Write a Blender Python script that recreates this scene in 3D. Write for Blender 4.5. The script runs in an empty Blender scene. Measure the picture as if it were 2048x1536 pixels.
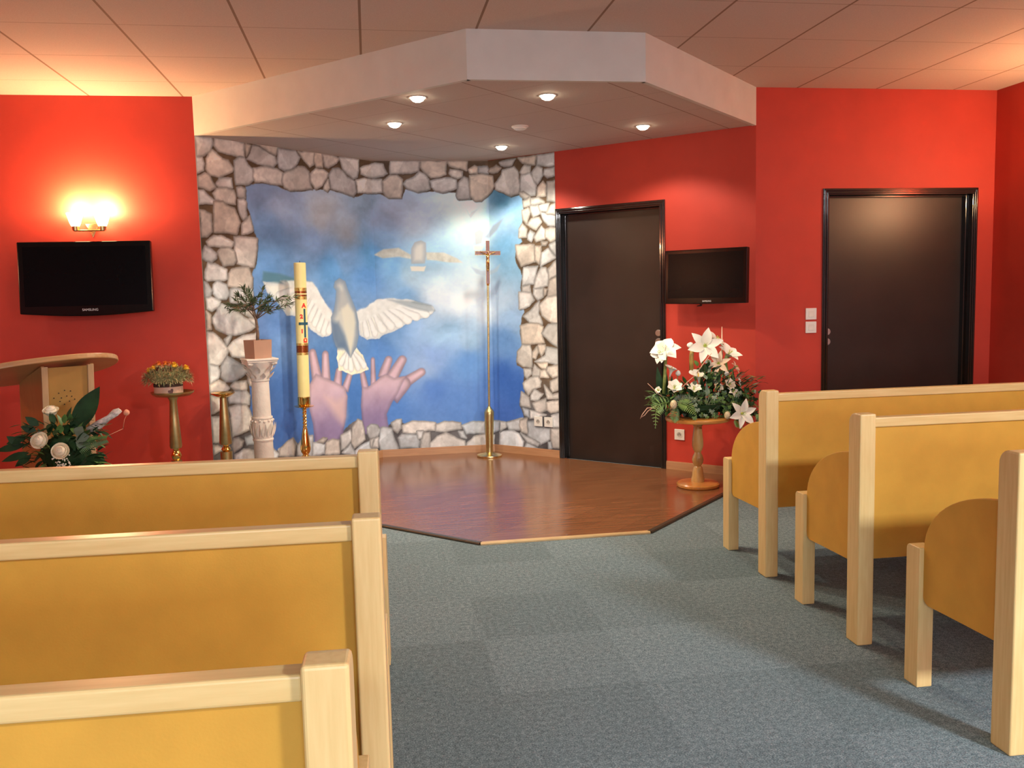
import bpy, bmesh, math, random
import numpy as np
from mathutils import Vector, Matrix, Euler

random.seed(7)
PI = math.pi
SC = bpy.context.scene
C = SC.collection

# ---------------------------------------------------------------- camera
cam_d = bpy.data.cameras.new('camera')
cam_d.sensor_width = 36.0
cam_d.lens = 1781.27 / 2048 * 36.0
cam_d.clip_start = 0.02
cam = bpy.data.objects.new('camera', cam_d)
C.objects.link(cam)
R_ = Vector((0.98714828, -0.15795974, -0.02422777))
U_ = Vector((0.03972061, 0.09567446, 0.99461986))
F_ = Vector((0.15479191, 0.98279963, -0.10071914))
m = Matrix((R_, U_, -F_)).transposed().to_4x4()
m.translation = Vector((0, 0, 1.377))
cam.matrix_world = m
SC.camera = cam
SC.view_settings.view_transform = 'Standard'
SC.view_settings.look = 'None'
SC.view_settings.gamma = 1.0
SC.view_settings.exposure = 0.35
SC.view_settings.use_curve_mapping = False

# ---------------------------------------------------------------- world and daylight
w = bpy.data.worlds.new('world')
SC.world = w
w.use_nodes = True
w.node_tree.nodes['Background'].inputs[0].default_value = (0.62, 0.80, 1.0, 1)
w.node_tree.nodes['Background'].inputs[1].default_value = 2.0

WARM = (1.0, 0.60, 0.30)

def lamp(name, kind, loc, energy, color, rot=(0, 0, 0), parent=None, **kw):
    d = bpy.data.lights.new(name, kind)
    d.energy = energy
    d.color = color
    for k, v in kw.items():
        setattr(d, k, v)
    o = bpy.data.objects.new(name, d)
    C.objects.link(o)
    o.location = loc
    o.rotation_euler = rot
    if parent:
        o.parent = parent
    return o

# daylight falling in through the big window of the back wall
lamp('daylight', 'AREA', (0.6, -6.39, 1.72), 175, (0.82, 0.92, 1.0), (PI / 2, 0, 0), shape='RECTANGLE', size=3.3, size_y=1.4)

# ---------------------------------------------------------------- node helpers
def new_mat(name):
    mt = bpy.data.materials.new(name)
    mt.use_nodes = True
    nt = mt.node_tree
    b = nt.nodes['Principled BSDF']
    return mt, nt, b

def nd(nt, typ, **kw):
    n = nt.nodes.new(typ)
    for k, v in kw.items():
        if k.startswith('i_'):
            key = k[2:]
            n.inputs[int(key) if key.isdigit() else key.replace('_', ' ')].default_value = v
        else:
            setattr(n, k, v)
    return n

def lk(nt, a, b):
    nt.links.new(a, b)

def ramp(nt, fac, stops):
    r = nt.nodes.new('ShaderNodeValToRGB')
    while len(r.color_ramp.elements) < len(stops):
        r.color_ramp.elements.new(0.5)
    for e, (p, c) in zip(r.color_ramp.elements, stops):
        e.position = p
        e.color = (*c, 1) if len(c) == 3 else c
    lk(nt, fac, r.inputs[0])
    return r

def coords(nt, scale=(1, 1, 1), rot=(0, 0, 0), kind='Object', loc=(0, 0, 0)):
    t = nd(nt, 'ShaderNodeTexCoord')
    mp = nd(nt, 'ShaderNodeMapping')
    mp.inputs['Scale'].default_value = scale
    mp.inputs['Rotation'].default_value = rot
    mp.inputs['Location'].default_value = loc
    lk(nt, t.outputs[kind], mp.inputs[0])
    return mp.outputs[0]

def bump(nt, b, h, strength=0.2, dist=0.002):
    n = nd(nt, 'ShaderNodeBump')
    n.inputs['Strength'].default_value = strength
    n.inputs['Distance'].default_value = dist
    lk(nt, h, n.inputs['Height'])
    lk(nt, n.outputs[0], b.inputs['Normal'])

def simple(name, col, rough=0.5, metal=0.0, var=0.12, scale=12, spec=0.5, coat=0.0, bumps=0.0, bscale=60):
    """base colour broken up by a little noise"""
    mt, nt, b = new_mat(name)
    v = coords(nt, (scale,) * 3)
    n = nd(nt, 'ShaderNodeTexNoise', i_Detail=4.0)
    n.inputs['Scale'].default_value = 1.0
    lk(nt, v, n.inputs['Vector'])
    a = tuple(max(0, c * (1 - var)) for c in col)
    c2 = tuple(min(1, c * (1 + var)) for c in col)
    r = ramp(nt, n.outputs[0], [(0.3, a), (0.7, c2)])
    lk(nt, r.outputs[0], b.inputs['Base Color'])
    b.inputs['Roughness'].default_value = rough
    b.inputs['Metallic'].default_value = metal
    b.inputs['Specular IOR Level'].default_value = spec
    b.inputs['Coat Weight'].default_value = coat
    if bumps:
        v2 = coords(nt, (bscale,) * 3)
        n2 = nd(nt, 'ShaderNodeTexNoise', i_Detail=5.0)
        n2.inputs['Scale'].default_value = 1.0
        lk(nt, v2, n2.inputs['Vector'])
        bump(nt, b, n2.outputs[0], bumps, 0.004)
    return mt

def wood(name, c1, c2, axis='Z', rough=0.35, stretch=14, fine=90, coat=0.15):
    mt, nt, b = new_mat(name)
    s = [fine] * 3
    s['XYZ'.index(axis)] = fine / stretch
    v = coords(nt, tuple(s))
    n = nd(nt, 'ShaderNodeTexNoise', i_Detail=5.0)
    n.inputs['Scale'].default_value = 1.0
    lk(nt, v, n.inputs['Vector'])
    s2 = [7] * 3
    s2['XYZ'.index(axis)] = 1.3
    n2 = nd(nt, 'ShaderNodeTexNoise', i_Detail=3.0)
    n2.inputs['Scale'].default_value = 1.0
    lk(nt, coords(nt, tuple(s2)), n2.inputs['Vector'])
    mx = nd(nt, 'ShaderNodeMath', operation='ADD')
    m1 = nd(nt, 'ShaderNodeMath', operation='MULTIPLY')
    m1.inputs[1].default_value = 0.5
    m2 = nd(nt, 'ShaderNodeMath', operation='MULTIPLY')
    m2.inputs[1].default_value = 0.5
    lk(nt, n.outputs[0], m1.inputs[0]); lk(nt, n2.outputs[0], m2.inputs[0])
    lk(nt, m1.outputs[0], mx.inputs[0]); lk(nt, m2.outputs[0], mx.inputs[1])
    r = ramp(nt, mx.outputs[0], [(0.36, c2), (0.6, c1)])
    lk(nt, r.outputs[0], b.inputs['Base Color'])
    b.inputs['Roughness'].default_value = rough
    b.inputs['Coat Weight'].default_value = coat
    b.inputs['Coat Roughness'].default_value = 0.25
    bump(nt, b, n.outputs[0], 0.08, 0.001)
    return mt

def line_mask(nt, sock, period, off, width):
    """1 on lines of the given width repeated along one coordinate"""
    a = nd(nt, 'ShaderNodeMath', operation='SUBTRACT'); a.inputs[1].default_value = off - period / 2
    lk(nt, sock, a.inputs[0])
    mo = nd(nt, 'ShaderNodeMath', operation='FLOORED_MODULO'); mo.inputs[1].default_value = period
    lk(nt, a.outputs[0], mo.inputs[0])
    s = nd(nt, 'ShaderNodeMath', operation='SUBTRACT'); s.inputs[1].default_value = period / 2
    lk(nt, mo.outputs[0], s.inputs[0])
    ab = nd(nt, 'ShaderNodeMath', operation='ABSOLUTE'); lk(nt, s.outputs[0], ab.inputs[0])
    lt = nd(nt, 'ShaderNodeMath', operation='LESS_THAN'); lt.inputs[1].default_value = width / 2
    lk(nt, ab.outputs[0], lt.inputs[0])
    return lt.outputs[0]

def tile_ceiling(name, angle, offx, offy, wx, wy, col=(0.60, 0.50, 0.44)):
    mt, nt, b = new_mat(name)
    geo = nd(nt, 'ShaderNodeNewGeometry')
    mp = nd(nt, 'ShaderNodeMapping'); mp.inputs['Rotation'].default_value = (0, 0, angle)
    lk(nt, geo.outputs['Position'], mp.inputs[0])
    sp = nd(nt, 'ShaderNodeSeparateXYZ'); lk(nt, mp.outputs[0], sp.inputs[0])
    lx = line_mask(nt, sp.outputs[0], 0.6, offx, wx)
    ly = line_mask(nt, sp.outputs[1], 0.6, offy, wy)
    n = nd(nt, 'ShaderNodeTexNoise', i_Detail=6.0); n.inputs['Scale'].default_value = 180
    lk(nt, geo.outputs['Position'], n.inputs['Vector'])
    r = ramp(nt, n.outputs[0], [(0.35, tuple(c * 0.93 for c in col)), (0.65, tuple(min(1, c * 1.05) for c in col))])
    m1 = nd(nt, 'ShaderNodeMix', data_type='RGBA'); m1.inputs['B'].default_value = (0.34, 0.25, 0.19, 1)
    lk(nt, ly, m1.inputs['Factor']); lk(nt, r.outputs[0], m1.inputs['A'])
    m2 = nd(nt, 'ShaderNodeMix', data_type='RGBA'); m2.inputs['B'].default_value = (0.27, 0.175, 0.12, 1)
    lk(nt, lx, m2.inputs['Factor']); lk(nt, m1.outputs['Result'], m2.inputs['A'])
    lk(nt, m2.outputs['Result'], b.inputs['Base Color'])
    b.inputs['Roughness'].default_value = 0.85
    mx = nd(nt, 'ShaderNodeMath', operation='MAXIMUM'); lk(nt, lx, mx.inputs[0]); lk(nt, ly, mx.inputs[1])
    inv = nd(nt, 'ShaderNodeMath', operation='SUBTRACT'); inv.inputs[0].default_value = 1
    lk(nt, mx.outputs[0], inv.inputs[1])
    bump(nt, b, inv.outputs[0], 0.4, 0.004)
    return mt

def emis(name, col, strength):
    mt, nt, b = new_mat(name)
    b.inputs['Base Color'].default_value = (*col, 1)
    b.inputs['Emission Color'].default_value = (*col, 1)
    b.inputs['Emission Strength'].default_value = strength
    return mt

def carpet_mat():
    mt, nt, b = new_mat('carpet tiles')
    geo = nd(nt, 'ShaderNodeNewGeometry')
    # half-metre carpet tiles laid with changing pile direction
    mp = nd(nt, 'ShaderNodeMapping'); mp.inputs['Scale'].default_value = (2, 2, 0); mp.inputs['Location'].default_value = (0.2, 0.14, 0.0)
    lk(nt, geo.outputs['Position'], mp.inputs[0])
    fl = nd(nt, 'ShaderNodeVectorMath', operation='FLOOR'); lk(nt, mp.outputs[0], fl.inputs[0])
    wn = nd(nt, 'ShaderNodeTexWhiteNoise', noise_dimensions='2D'); lk(nt, fl.outputs[0], wn.inputs['Vector'])
    n = nd(nt, 'ShaderNodeTexNoise', i_Detail=3.0); n.inputs['Scale'].default_value = 210
    lk(nt, geo.outputs['Position'], n.inputs['Vector'])
    n3 = nd(nt, 'ShaderNodeTexNoise', i_Detail=2.0); n3.inputs['Scale'].default_value = 55
    lk(nt, geo.outputs['Position'], n3.inputs['Vector'])
    ad = nd(nt, 'ShaderNodeMix', data_type='FLOAT'); ad.inputs['Factor'].default_value = 0.3
    lk(nt, n.outputs[0], ad.inputs['A']); lk(nt, n3.outputs[0], ad.inputs['B'])
    r = ramp(nt, ad.outputs['Result'], [(0.36, (0.078, 0.112, 0.134)), (0.5, (0.158, 0.215, 0.242)), (0.66, (0.30, 0.38, 0.41))])
    tr = ramp(nt, wn.outputs[0], [(0.0, (0.84, 0.85, 0.85)), (1.0, (1.1, 1.1, 1.1))])
    mu = nd(nt, 'ShaderNodeMix', data_type='RGBA', blend_type='MULTIPLY'); mu.inputs['Factor'].default_value = 1
    lk(nt, r.outputs[0], mu.inputs['A']); lk(nt, tr.outputs[0], mu.inputs['B'])
    lk(nt, mu.outputs['Result'], b.inputs['Base Color'])
    b.inputs['Roughness'].default_value = 0.95
    b.inputs['Specular IOR Level'].default_value = 0.1
    bump(nt, b, n.outputs[0], 0.6, 0.004)
    return mt

def laminate_mat():
    mt, nt, b = new_mat('laminate planks')
    geo = nd(nt, 'ShaderNodeNewGeometry')
    mp = nd(nt, 'ShaderNodeMapping'); mp.inputs['Rotation'].default_value = (0, 0, -PI / 4)
    lk(nt, geo.outputs['Position'], mp.inputs[0])
    br = nd(nt, 'ShaderNodeTexBrick')
    br.inputs['Scale'].default_value = 1.0
    br.inputs['Brick Width'].default_value = 1.2
    br.inputs['Row Height'].default_value = 0.19
    br.inputs['Mortar Size'].default_value = 0.0012
    br.inputs['Color1'].default_value = (0.25, 0.108, 0.048, 1)
    br.inputs['Color2'].default_value = (0.215, 0.09, 0.04, 1)
    br.inputs['Mortar'].default_value = (0.14, 0.06, 0.03, 1)
    lk(nt, mp.outputs[0], br.inputs['Vector'])
    mp2 = nd(nt, 'ShaderNodeMapping'); mp2.inputs['Rotation'].default_value = (0, 0, -PI / 4); mp2.inputs['Scale'].default_value = (3, 40, 1)
    lk(nt, geo.outputs['Position'], mp2.inputs[0])
    n = nd(nt, 'ShaderNodeTexNoise', i_Detail=5.0); n.inputs['Scale'].default_value = 1
    lk(nt, mp2.outputs[0], n.inputs['Vector'])
    tr = ramp(nt, n.outputs[0], [(0.3, (0.78, 0.76, 0.74)), (0.7, (1.15, 1.12, 1.1))])
    mu = nd(nt, 'ShaderNodeMix', data_type='RGBA', blend_type='MULTIPLY'); mu.inputs['Factor'].default_value = 1
    lk(nt, br.outputs[0], mu.inputs['A']); lk(nt, tr.outputs[0], mu.inputs['B'])
    lk(nt, mu.outputs['Result'], b.inputs['Base Color'])
    b.inputs['Roughness'].default_value = 0.19
    b.inputs['Specular IOR Level'].default_value = 0.6
    return mt

M = {}
M['red'] = simple('red wall paint', (0.50, 0.046, 0.026), 0.6, 0, 0.05, 5, 0.35, 0, 0.15, 420)
M['white_paint'] = simple('off white plaster', (0.63, 0.61, 0.545), 0.7, 0, 0.04, 6, 0.3)
M['cream_wall'] = simple('pale wall paint', (0.60, 0.50, 0.42), 0.7, 0, 0.04, 4, 0.3)
M['ceiling'] = tile_ceiling('ceiling tiles', 0.0, -1.79, 4.245, 0.013, 0.006)
M['ceiling2'] = tile_ceiling('alcove ceiling tiles', math.radians(43.5), 2.44, 4.22, 0.008, 0.004, (0.56, 0.47, 0.41))
M['carpet'] = carpet_mat()
M['laminate'] = laminate_mat()
M['maple'] = wood('light maple', (0.79, 0.59, 0.26), (0.69, 0.475, 0.185), 'Z', 0.42)
M['maple_h'] = wood('light maple rail', (0.79, 0.59, 0.26), (0.69, 0.475, 0.185), 'X', 0.34)
M['panel'] = simple('ochre board', (0.64, 0.345, 0.050), 0.5, 0, 0.06, 9, 0.3, 0.0, 0.05, 200)
M['skirting'] = wood('oak skirting', (0.52, 0.28, 0.14), (0.42, 0.21, 0.10), 'X', 0.4)
M['pine'] = wood('varnished orange pine', (0.62, 0.29, 0.07), (0.45, 0.17, 0.035), 'X', 0.2, 6, 40, 0.6)
M['pine_light'] = wood('turned pale pine', (0.66, 0.42, 0.16), (0.52, 0.29, 0.09), 'Z', 0.2, 6, 40, 0.6)
M['beech'] = wood('beech veneer', (0.50, 0.27, 0.095), (0.42, 0.21, 0.07), 'Z', 0.35)
M['beech_top'] = wood('beech edging', (0.55, 0.31, 0.13), (0.45, 0.23, 0.09), 'X', 0.3)
M['beech_pale'] = wood('pale beech strip', (0.58, 0.38, 0.20), (0.50, 0.31, 0.15), 'Z', 0.4)
M['lectern_front'] = simple('shade darkened ochre veneer', (0.42, 0.225, 0.055), 0.45, 0, 0.08, 9, 0.4)  # ochre made darker: the shade on the lectern front is in this colour
M['door'] = simple('dark brown door veneer', (0.026, 0.015, 0.011), 0.37, 0, 0.2, 3, 0.5)
M['frame'] = simple('glossy black door frame', (0.012, 0.010, 0.009), 0.12, 0, 0.2, 3, 0.6, 0.5)
M['steel'] = simple('brushed steel', (0.55, 0.52, 0.48), 0.35, 1.0, 0.05, 40)
M['brass'] = simple('satin brass', (0.72, 0.56, 0.27), 0.26, 1.0, 0.06, 30)
M['brass_mat'] = simple('aged satin brass', (0.56, 0.46, 0.22), 0.36, 1.0, 0.1, 30)
M['gold'] = simple('polished gold', (0.90, 0.55, 0.16), 0.10, 1.0, 0.05, 30)
M['black_gloss'] = simple('black glossy plastic', (0.003, 0.003, 0.003), 0.14, 0, 0.1, 3, 0.3, 0.1)
M['black'] = simple('black plastic', (0.008, 0.008, 0.008), 0.4)
M['screen'] = simple('dark screen glass', (0.003, 0.003, 0.004), 0.22, 0, 0.1, 2, 0.12)
M['silver_text'] = simple('silver lettering', (0.75, 0.75, 0.75), 0.4)
M['white_plastic'] = simple('white plastic', (0.80, 0.78, 0.72), 0.3, 0, 0.02, 10)
M['dark_hole'] = simple('dark socket hole', (0.12, 0.10, 0.09), 0.6)
M['plaster'] = simple('white cast plaster', (0.70, 0.64, 0.58), 0.8, 0, 0.06, 14, 0.3, 0, 0.7, 45)
M['pot_pink'] = simple('matt pink brown pot', (0.40, 0.23, 0.16), 0.75, 0, 0.04, 10)
M['wax'] = simple('pale yellow wax', (0.84, 0.75, 0.32), 0.42, 0, 0.03, 20)
M['gold_foil'] = simple('gold foil band', (0.75, 0.52, 0.16), 0.3, 0.9, 0.25, 120, 0.5, 0, 0.5, 160)
M['foil_red'] = simple('dark red foil band', (0.28, 0.07, 0.015), 0.25, 0.6, 0.3, 90)
M['wax_red'] = simple('red wax lettering', (0.70, 0.03, 0.02), 0.45)
M['wax_blue'] = simple('dark teal wax cross', (0.012, 0.085, 0.13), 0.45)
M['wick'] = simple('charred wick', (0.02, 0.02, 0.02), 0.9)
M['bark'] = simple('grey brown bark', (0.20, 0.14, 0.10), 0.9, 0, 0.3, 60, 0.3, 0, 0.6, 80)
M['olive_leaf'] = simple('olive leaf', (0.085, 0.125, 0.055), 0.5, 0, 0.4, 40)
M['leaf_dark'] = simple('dark green leaf', (0.016, 0.050, 0.016), 0.6, 0, 0.35, 18, 0.25)
M['leaf_mid'] = simple('mid green leaf', (0.095, 0.20, 0.05), 0.45, 0, 0.35, 22)
M['leaf_light'] = simple('fresh green fern', (0.19, 0.33, 0.08), 0.5, 0, 0.3, 30)
M['leaf_grey'] = simple('grey green leaf', (0.17, 0.24, 0.17), 0.55, 0, 0.25, 26)
M['leaf_edge'] = simple('cream edged leaf', (0.34, 0.42, 0.28), 0.5, 0, 0.3, 70)
M['stem'] = simple('green stem', (0.24, 0.30, 0.08), 0.5, 0, 0.3, 30)
M['stem_orange'] = simple('orange green stem', (0.40, 0.26, 0.06), 0.5, 0, 0.35, 20)
M['twig'] = simple('pale pink twig', (0.62, 0.36, 0.26), 0.7)
M['white_petal'] = simple('white petal', (0.90, 0.89, 0.78), 0.5, 0, 0.04, 20)
M['cream_petal'] = simple('cream petal', (0.88, 0.80, 0.60), 0.5, 0, 0.05, 20)
M['peach_petal'] = simple('pale peach petal', (0.80, 0.60, 0.42), 0.5, 0, 0.06, 20)
M['flower_heart'] = simple('yellow green flower heart', (0.42, 0.50, 0.10), 0.6)
M['egg'] = simple('speckled cream egg', (0.62, 0.52, 0.33), 0.5, 0, 0.35, 160)
M['wheat'] = simple('dried pale grass', (0.46, 0.35, 0.17), 0.8, 0, 0.35, 60)
M['wheat_green'] = simple('dried greenish grass', (0.30, 0.30, 0.13), 0.8, 0, 0.3, 60)
M['marigold'] = simple('yellow dried flower', (0.85, 0.50, 0.03), 0.7, 0, 0.2, 90)
M['orange_fl'] = simple('orange dried flower', (0.72, 0.20, 0.02), 0.7, 0, 0.25, 90)
M['darkred_fl'] = simple('dark red dried flower', (0.13, 0.008, 0.006), 0.7, 0, 0.25, 90)
M['pink_fl'] = simple('salmon dried flower', (0.78, 0.34, 0.20), 0.7, 0, 0.2, 90)
M['pot_cream'] = simple('pinkish cream ceramic', (0.60, 0.40, 0.30), 0.5, 0, 0.08, 20)
M['heart'] = simple('plum heart motif', (0.12, 0.045, 0.04), 0.5)
M['soil'] = simple('dark soil and rim', (0.05, 0.025, 0.015), 0.8)
M['trim_dark'] = simple('dark bronze floor trim', (0.075, 0.055, 0.035), 0.4, 0.4)
M['trim_light'] = simple('light wood floor trim', (0.56, 0.38, 0.18), 0.4)
M['panel_glass'] = emis('added ceiling panel diffuser', (0.95, 0.97, 1.0), 1.5)  # glow for the added, unseen ceiling panels
M['lamp_glass'] = emis('glowing downlight glass', (1.0, 0.86, 0.62), 22)
M['sconce_glass'] = emis('glowing frosted glass shade', (1.0, 0.72, 0.36), 26)
M['walnut'] = wood('dark red cross wood', (0.26, 0.075, 0.03), (0.15, 0.04, 0.018), 'Z', 0.2, 8, 60, 0.6)
M['window_glass'] = None

# ---------------------------------------------------------------- mesh helpers
def obj(name, bm, mt, parent=None, smooth=False, bevel=0.0, loc=None, rot=None):
    me = bpy.data.meshes.new(name)
    bmesh.ops.recalc_face_normals(bm, faces=bm.faces)
    bm.to_mesh(me)
    bm.free()
    o = bpy.data.objects.new(name, me)
    C.objects.link(o)
    if mt is not None:
        for x in (mt if isinstance(mt, (list, tuple)) else [mt]):
            me.materials.append(x)
    if parent is not None:
        o.parent = parent
    if loc is not None:
        o.location = loc
    if rot is not None:
        o.rotation_euler = rot
    if smooth:
        for p in me.polygons:
            p.use_smooth = True
        if smooth == 'auto':
            for p in me.polygons:
                p.use_smooth = True
            es = o.modifiers.new('split', 'EDGE_SPLIT')
            es.split_angle = math.radians(35)
    if bevel:
        b = o.modifiers.new('bevel', 'BEVEL')
        b.width = bevel
        b.segments = 3
        b.limit_method = 'ANGLE'
        b.angle_limit = math.radians(40)
    return o

def tag(o, label, cat=None, group=None, kind=None):
    if label: o['label'] = label
    if cat: o['category'] = cat
    if group: o['group'] = group
    if kind: o['kind'] = kind
    return o

def thing(name, label, cat, loc=(0, 0, 0), rotz=0, group=None, rot=None):
    o = bpy.data.objects.new(name, None)
    C.objects.link(o)
    o.empty_display_size = 0.1
    o.location = loc
    o.rotation_euler = rot if rot else (0, 0, rotz)
    return tag(o, label, cat, group)

def struct(name, bm, mt, parent=None, **kw):
    o = obj(name, bm, mt, parent, **kw)
    if parent is None:
        o['kind'] = 'structure'
    return o

def structure_root(name, loc=(0, 0, 0), rotz=0):
    o = bpy.data.objects.new(name, None)
    C.objects.link(o)
    o.location = loc
    o.rotation_euler = (0, 0, rotz)
    o['kind'] = 'structure'
    return o

def box(bm, x0, x1, y0, y1, z0, z1, mi=0):
    vs = [bm.verts.new(p) for p in ((x0, y0, z0), (x1, y0, z0), (x1, y1, z0), (x0, y1, z0), (x0, y0, z1), (x1, y0, z1), (x1, y1, z1), (x0, y1, z1))]
    for f in ((0, 3, 2, 1), (4, 5, 6, 7), (0, 1, 5, 4), (1, 2, 6, 5), (2, 3, 7, 6), (3, 0, 4, 7)):
        fc = bm.faces.new([vs[i] for i in f]); fc.material_index = mi
    return bm

def B(*a):
    return box(bmesh.new(), *a)

def prism(bm, pts, z0, z1, mi=0, axis='z'):
    """extrude a 2D outline; axis names the extrusion direction"""
    def P(p, h):
        if axis == 'z': return (p[0], p[1], h)
        if axis == 'x': return (h, p[0], p[1])
        return (p[0], h, p[1])
    a = [bm.verts.new(P(p, z0)) for p in pts]
    b = [bm.verts.new(P(p, z1)) for p in pts]
    n = len(pts)
    bm.faces.new(a).material_index = mi
    bm.faces.new(b[::-1]).material_index = mi
    for i in range(n):
        bm.faces.new((a[i], b[i], b[(i + 1) % n], a[(i + 1) % n])).material_index = mi
    return bm

def lathe(bm, prof, segs=32, c=(0, 0, 0), mi=0, cap=True):
    rings = []
    for r, z in prof:
        rings.append([bm.verts.new((c[0] + r * math.cos(2 * PI * k / segs), c[1] + r * math.sin(2 * PI * k / segs), c[2] + z)) for k in range(segs)])
    for a, b in zip(rings, rings[1:]):
        for k in range(segs):
            f = bm.faces.new((a[k], a[(k + 1) % segs], b[(k + 1) % segs], b[k])); f.material_index = mi
    if cap:
        if prof[0][0] > 1e-5: bm.faces.new(rings[0][::-1]).material_index = mi
        if prof[-1][0] > 1e-5: bm.faces.new(rings[-1]).material_index = mi
    bmesh.ops.remove_doubles(bm, verts=[v for r in rings for v in r], dist=1e-6)
    return bm

def tube(bm, pts, rad, segs=8, mi=0):
    pts = [Vector(p) for p in pts]
    n = len(pts)
    rads = rad if isinstance(rad, (list, tuple)) else [rad] * n
    rings = []
    prev = None
    for i, p in enumerate(pts):
        d = (pts[min(i + 1, n - 1)] - pts[max(i - 1, 0)]).normalized()
        ref = prev if prev else (Vector((0, 0, 1)) if abs(d.z) < 0.9 else Vector((1, 0, 0)))
        u = d.cross(ref)
        if u.length < 1e-5: u = d.cross(Vector((0, 1, 0)))
        u.normalize(); v = d.cross(u)
        prev = -v if prev is None else ref
        rings.append([bm.verts.new(p + (u * math.cos(2 * PI * k / segs) + v * math.sin(2 * PI * k / segs)) * rads[i]) for k in range(segs)])
    for a, b in zip(rings, rings[1:]):
        for k in range(segs):
            bm.faces.new((a[k], a[(k + 1) % segs], b[(k + 1) % segs], b[k])).material_index = mi
    bm.faces.new(rings[0][::-1]).material_index = mi
    bm.faces.new(rings[-1]).material_index = mi
    return bm

def blob(bm, c, r, sub=2, mi=0, jitter=0.0, scale=(1, 1, 1)):
    res = bmesh.ops.create_icosphere(bm, subdivisions=sub, radius=1.0)
    for v in res['verts']:
        j = 1 + random.uniform(-jitter, jitter)
        v.co = Vector((v.co.x * r * scale[0] * j, v.co.y * r * scale[1] * j, v.co.z * r * scale[2] * j)) + Vector(c)
        for f in v.link_faces:
            f.material_index = mi
    return bm

def leaf(bm, base, d, length, width, up=Vector((0, 0, 1)), droop=0.3, fold=0.15, mi=0, n=6, shape=0.85, twist=0.0):
    """a pointed leaf: curved midrib, folded blade"""
    d = Vector(d).normalized()
    side = d.cross(Vector(up))
    if side.length < 1e-4: side = d.cross(Vector((1, 0.2, 0)))
    side.normalize()
    nrm = side.cross(d).normalized()
    if twist:
        q = Matrix.Rotation(twist, 3, d)
        side = q @ side; nrm = q @ nrm
    rows = []
    for i in range(n + 1):
        t = i / n
        p = Vector(base) + d * (length * t) - nrm * (droop * length * t * t)
        wd = width * 0.5 * math.sin(PI * min(1, t ** shape)) if i < n else 0
        wd = max(wd, 0.0)
        rows.append((p, wd))
    L, Mi, Rr = [], [], []
    for p, wd in rows:
        Mi.append(bm.verts.new(p))
        if wd > 1e-5:
            L.append(bm.verts.new(p - side * wd + nrm * wd * fold)); Rr.append(bm.verts.new(p + side * wd + nrm * wd * fold))
        else:
            L.append(None); Rr.append(None)
    for S in (L, Rr):
        for i in range(n):
            vs = [Mi[i], Mi[i + 1], S[i + 1], S[i]]
            vs = [v for v in vs if v is not None]
            if len(vs) >= 3:
                f = bm.faces.new(vs); f.material_index = mi; f.smooth = True

def frame_axes(ax):
    ax = Vector(ax).normalized()
    u = ax.cross(Vector((0, 0, 1)))
    if u.length < 1e-3: u = Vector((1, 0, 0))
    u.normalize()
    return ax, u, ax.cross(u).normalized()

def petals(bm, c, ax, n, length, width, open_=1.0, recurve=0.5, phase=0.0, mi=0, start=0.004, rows=6, cup=0.25):
    """a ring of n pointed petals opening around the axis"""
    ax, u, v = frame_axes(ax)
    c = Vector(c)
    for k in range(n):
        a = phase + 2 * PI * k / n + random.uniform(-0.08, 0.08)
        rd = u * math.cos(a) + v * math.sin(a)
        sd = ax.cross(rd)
        P = []
        for i in range(rows + 1):
            t = i / rows
            r = start + length * open_ * t ** 1.1
            h = length * ((1.0 - 0.45 * open_) * t * 1.0 - recurve * t ** 2.4)
            wd = width * 0.5 * math.sin(PI * (0.12 + 0.88 * t) ** 0.95) if i < rows else 0.0
            P.append((c + rd * r + ax * h, wd))
        Ls, Ms, Rs = [], [], []
        for p, wd in P:
            Ms.append(bm.verts.new(p))
            if wd > 1e-5:
                Ls.append(bm.verts.new(p - sd * wd + ax * wd * cup)); Rs.append(bm.verts.new(p + sd * wd + ax * wd * cup))
            else:
                Ls.append(None); Rs.append(None)
        for S in (Ls, Rs):
            for i in range(rows):
                vs = [x for x in (Ms[i], Ms[i + 1], S[i + 1], S[i]) if x is not None]
                if len(vs) >= 3:
                    f = bm.faces.new(vs); f.material_index = mi; f.smooth = True

def text_mesh(name, body, size, mt, parent=None, loc=(0, 0, 0), rot=(0, 0, 0), extrude=0.0008, wrap=None, bold=0.0):
    cu = bpy.data.curves.new(name, 'FONT')
    cu.body = body
    cu.size = size
    cu.extrude = extrude
    cu.offset = bold
    cu.align_x = 'CENTER'
    cu.align_y = 'CENTER'
    tmp = bpy.data.objects.new(name + '_tmp', cu)
    C.objects.link(tmp)
    dg = bpy.context.evaluated_depsgraph_get()
    me = bpy.data.meshes.new_from_object(tmp.evaluated_get(dg))
    bpy.data.objects.remove(tmp)
    bpy.data.curves.remove(cu)
    me.name = name
    me.materials.clear()
    me.materials.append(mt)
    if wrap:   # bend round an upright cylinder: (radius, angle of the centre, height)
        r, a0, h = wrap
        for v in me.vertices:
            a = a0 + v.co.x / r
            rr = r + v.co.z + extrude
            v.co = (rr * math.cos(a), rr * math.sin(a), h + v.co.y)
    o = bpy.data.objects.new(name, me)
    C.objects.link(o)
    o.location = loc
    o.rotation_euler = rot
    if parent: o.parent = parent
    return o

# ================================================================ the setting
ZC = 2.76      # main ceiling
ZA = 2.505     # alcove ceiling
LW = Vector((-1.13, 6.465)); A1 = Vector((0.06, 7.63)); A2 = Vector((1.04, 7.63)); RW = Vector((2.708, 5.995))
XR, XL, YB = 4.557, -4.6, -6.5
S2 = Vector((0.555, 4.785)); S3 = Vector((1.528, 4.785))

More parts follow.
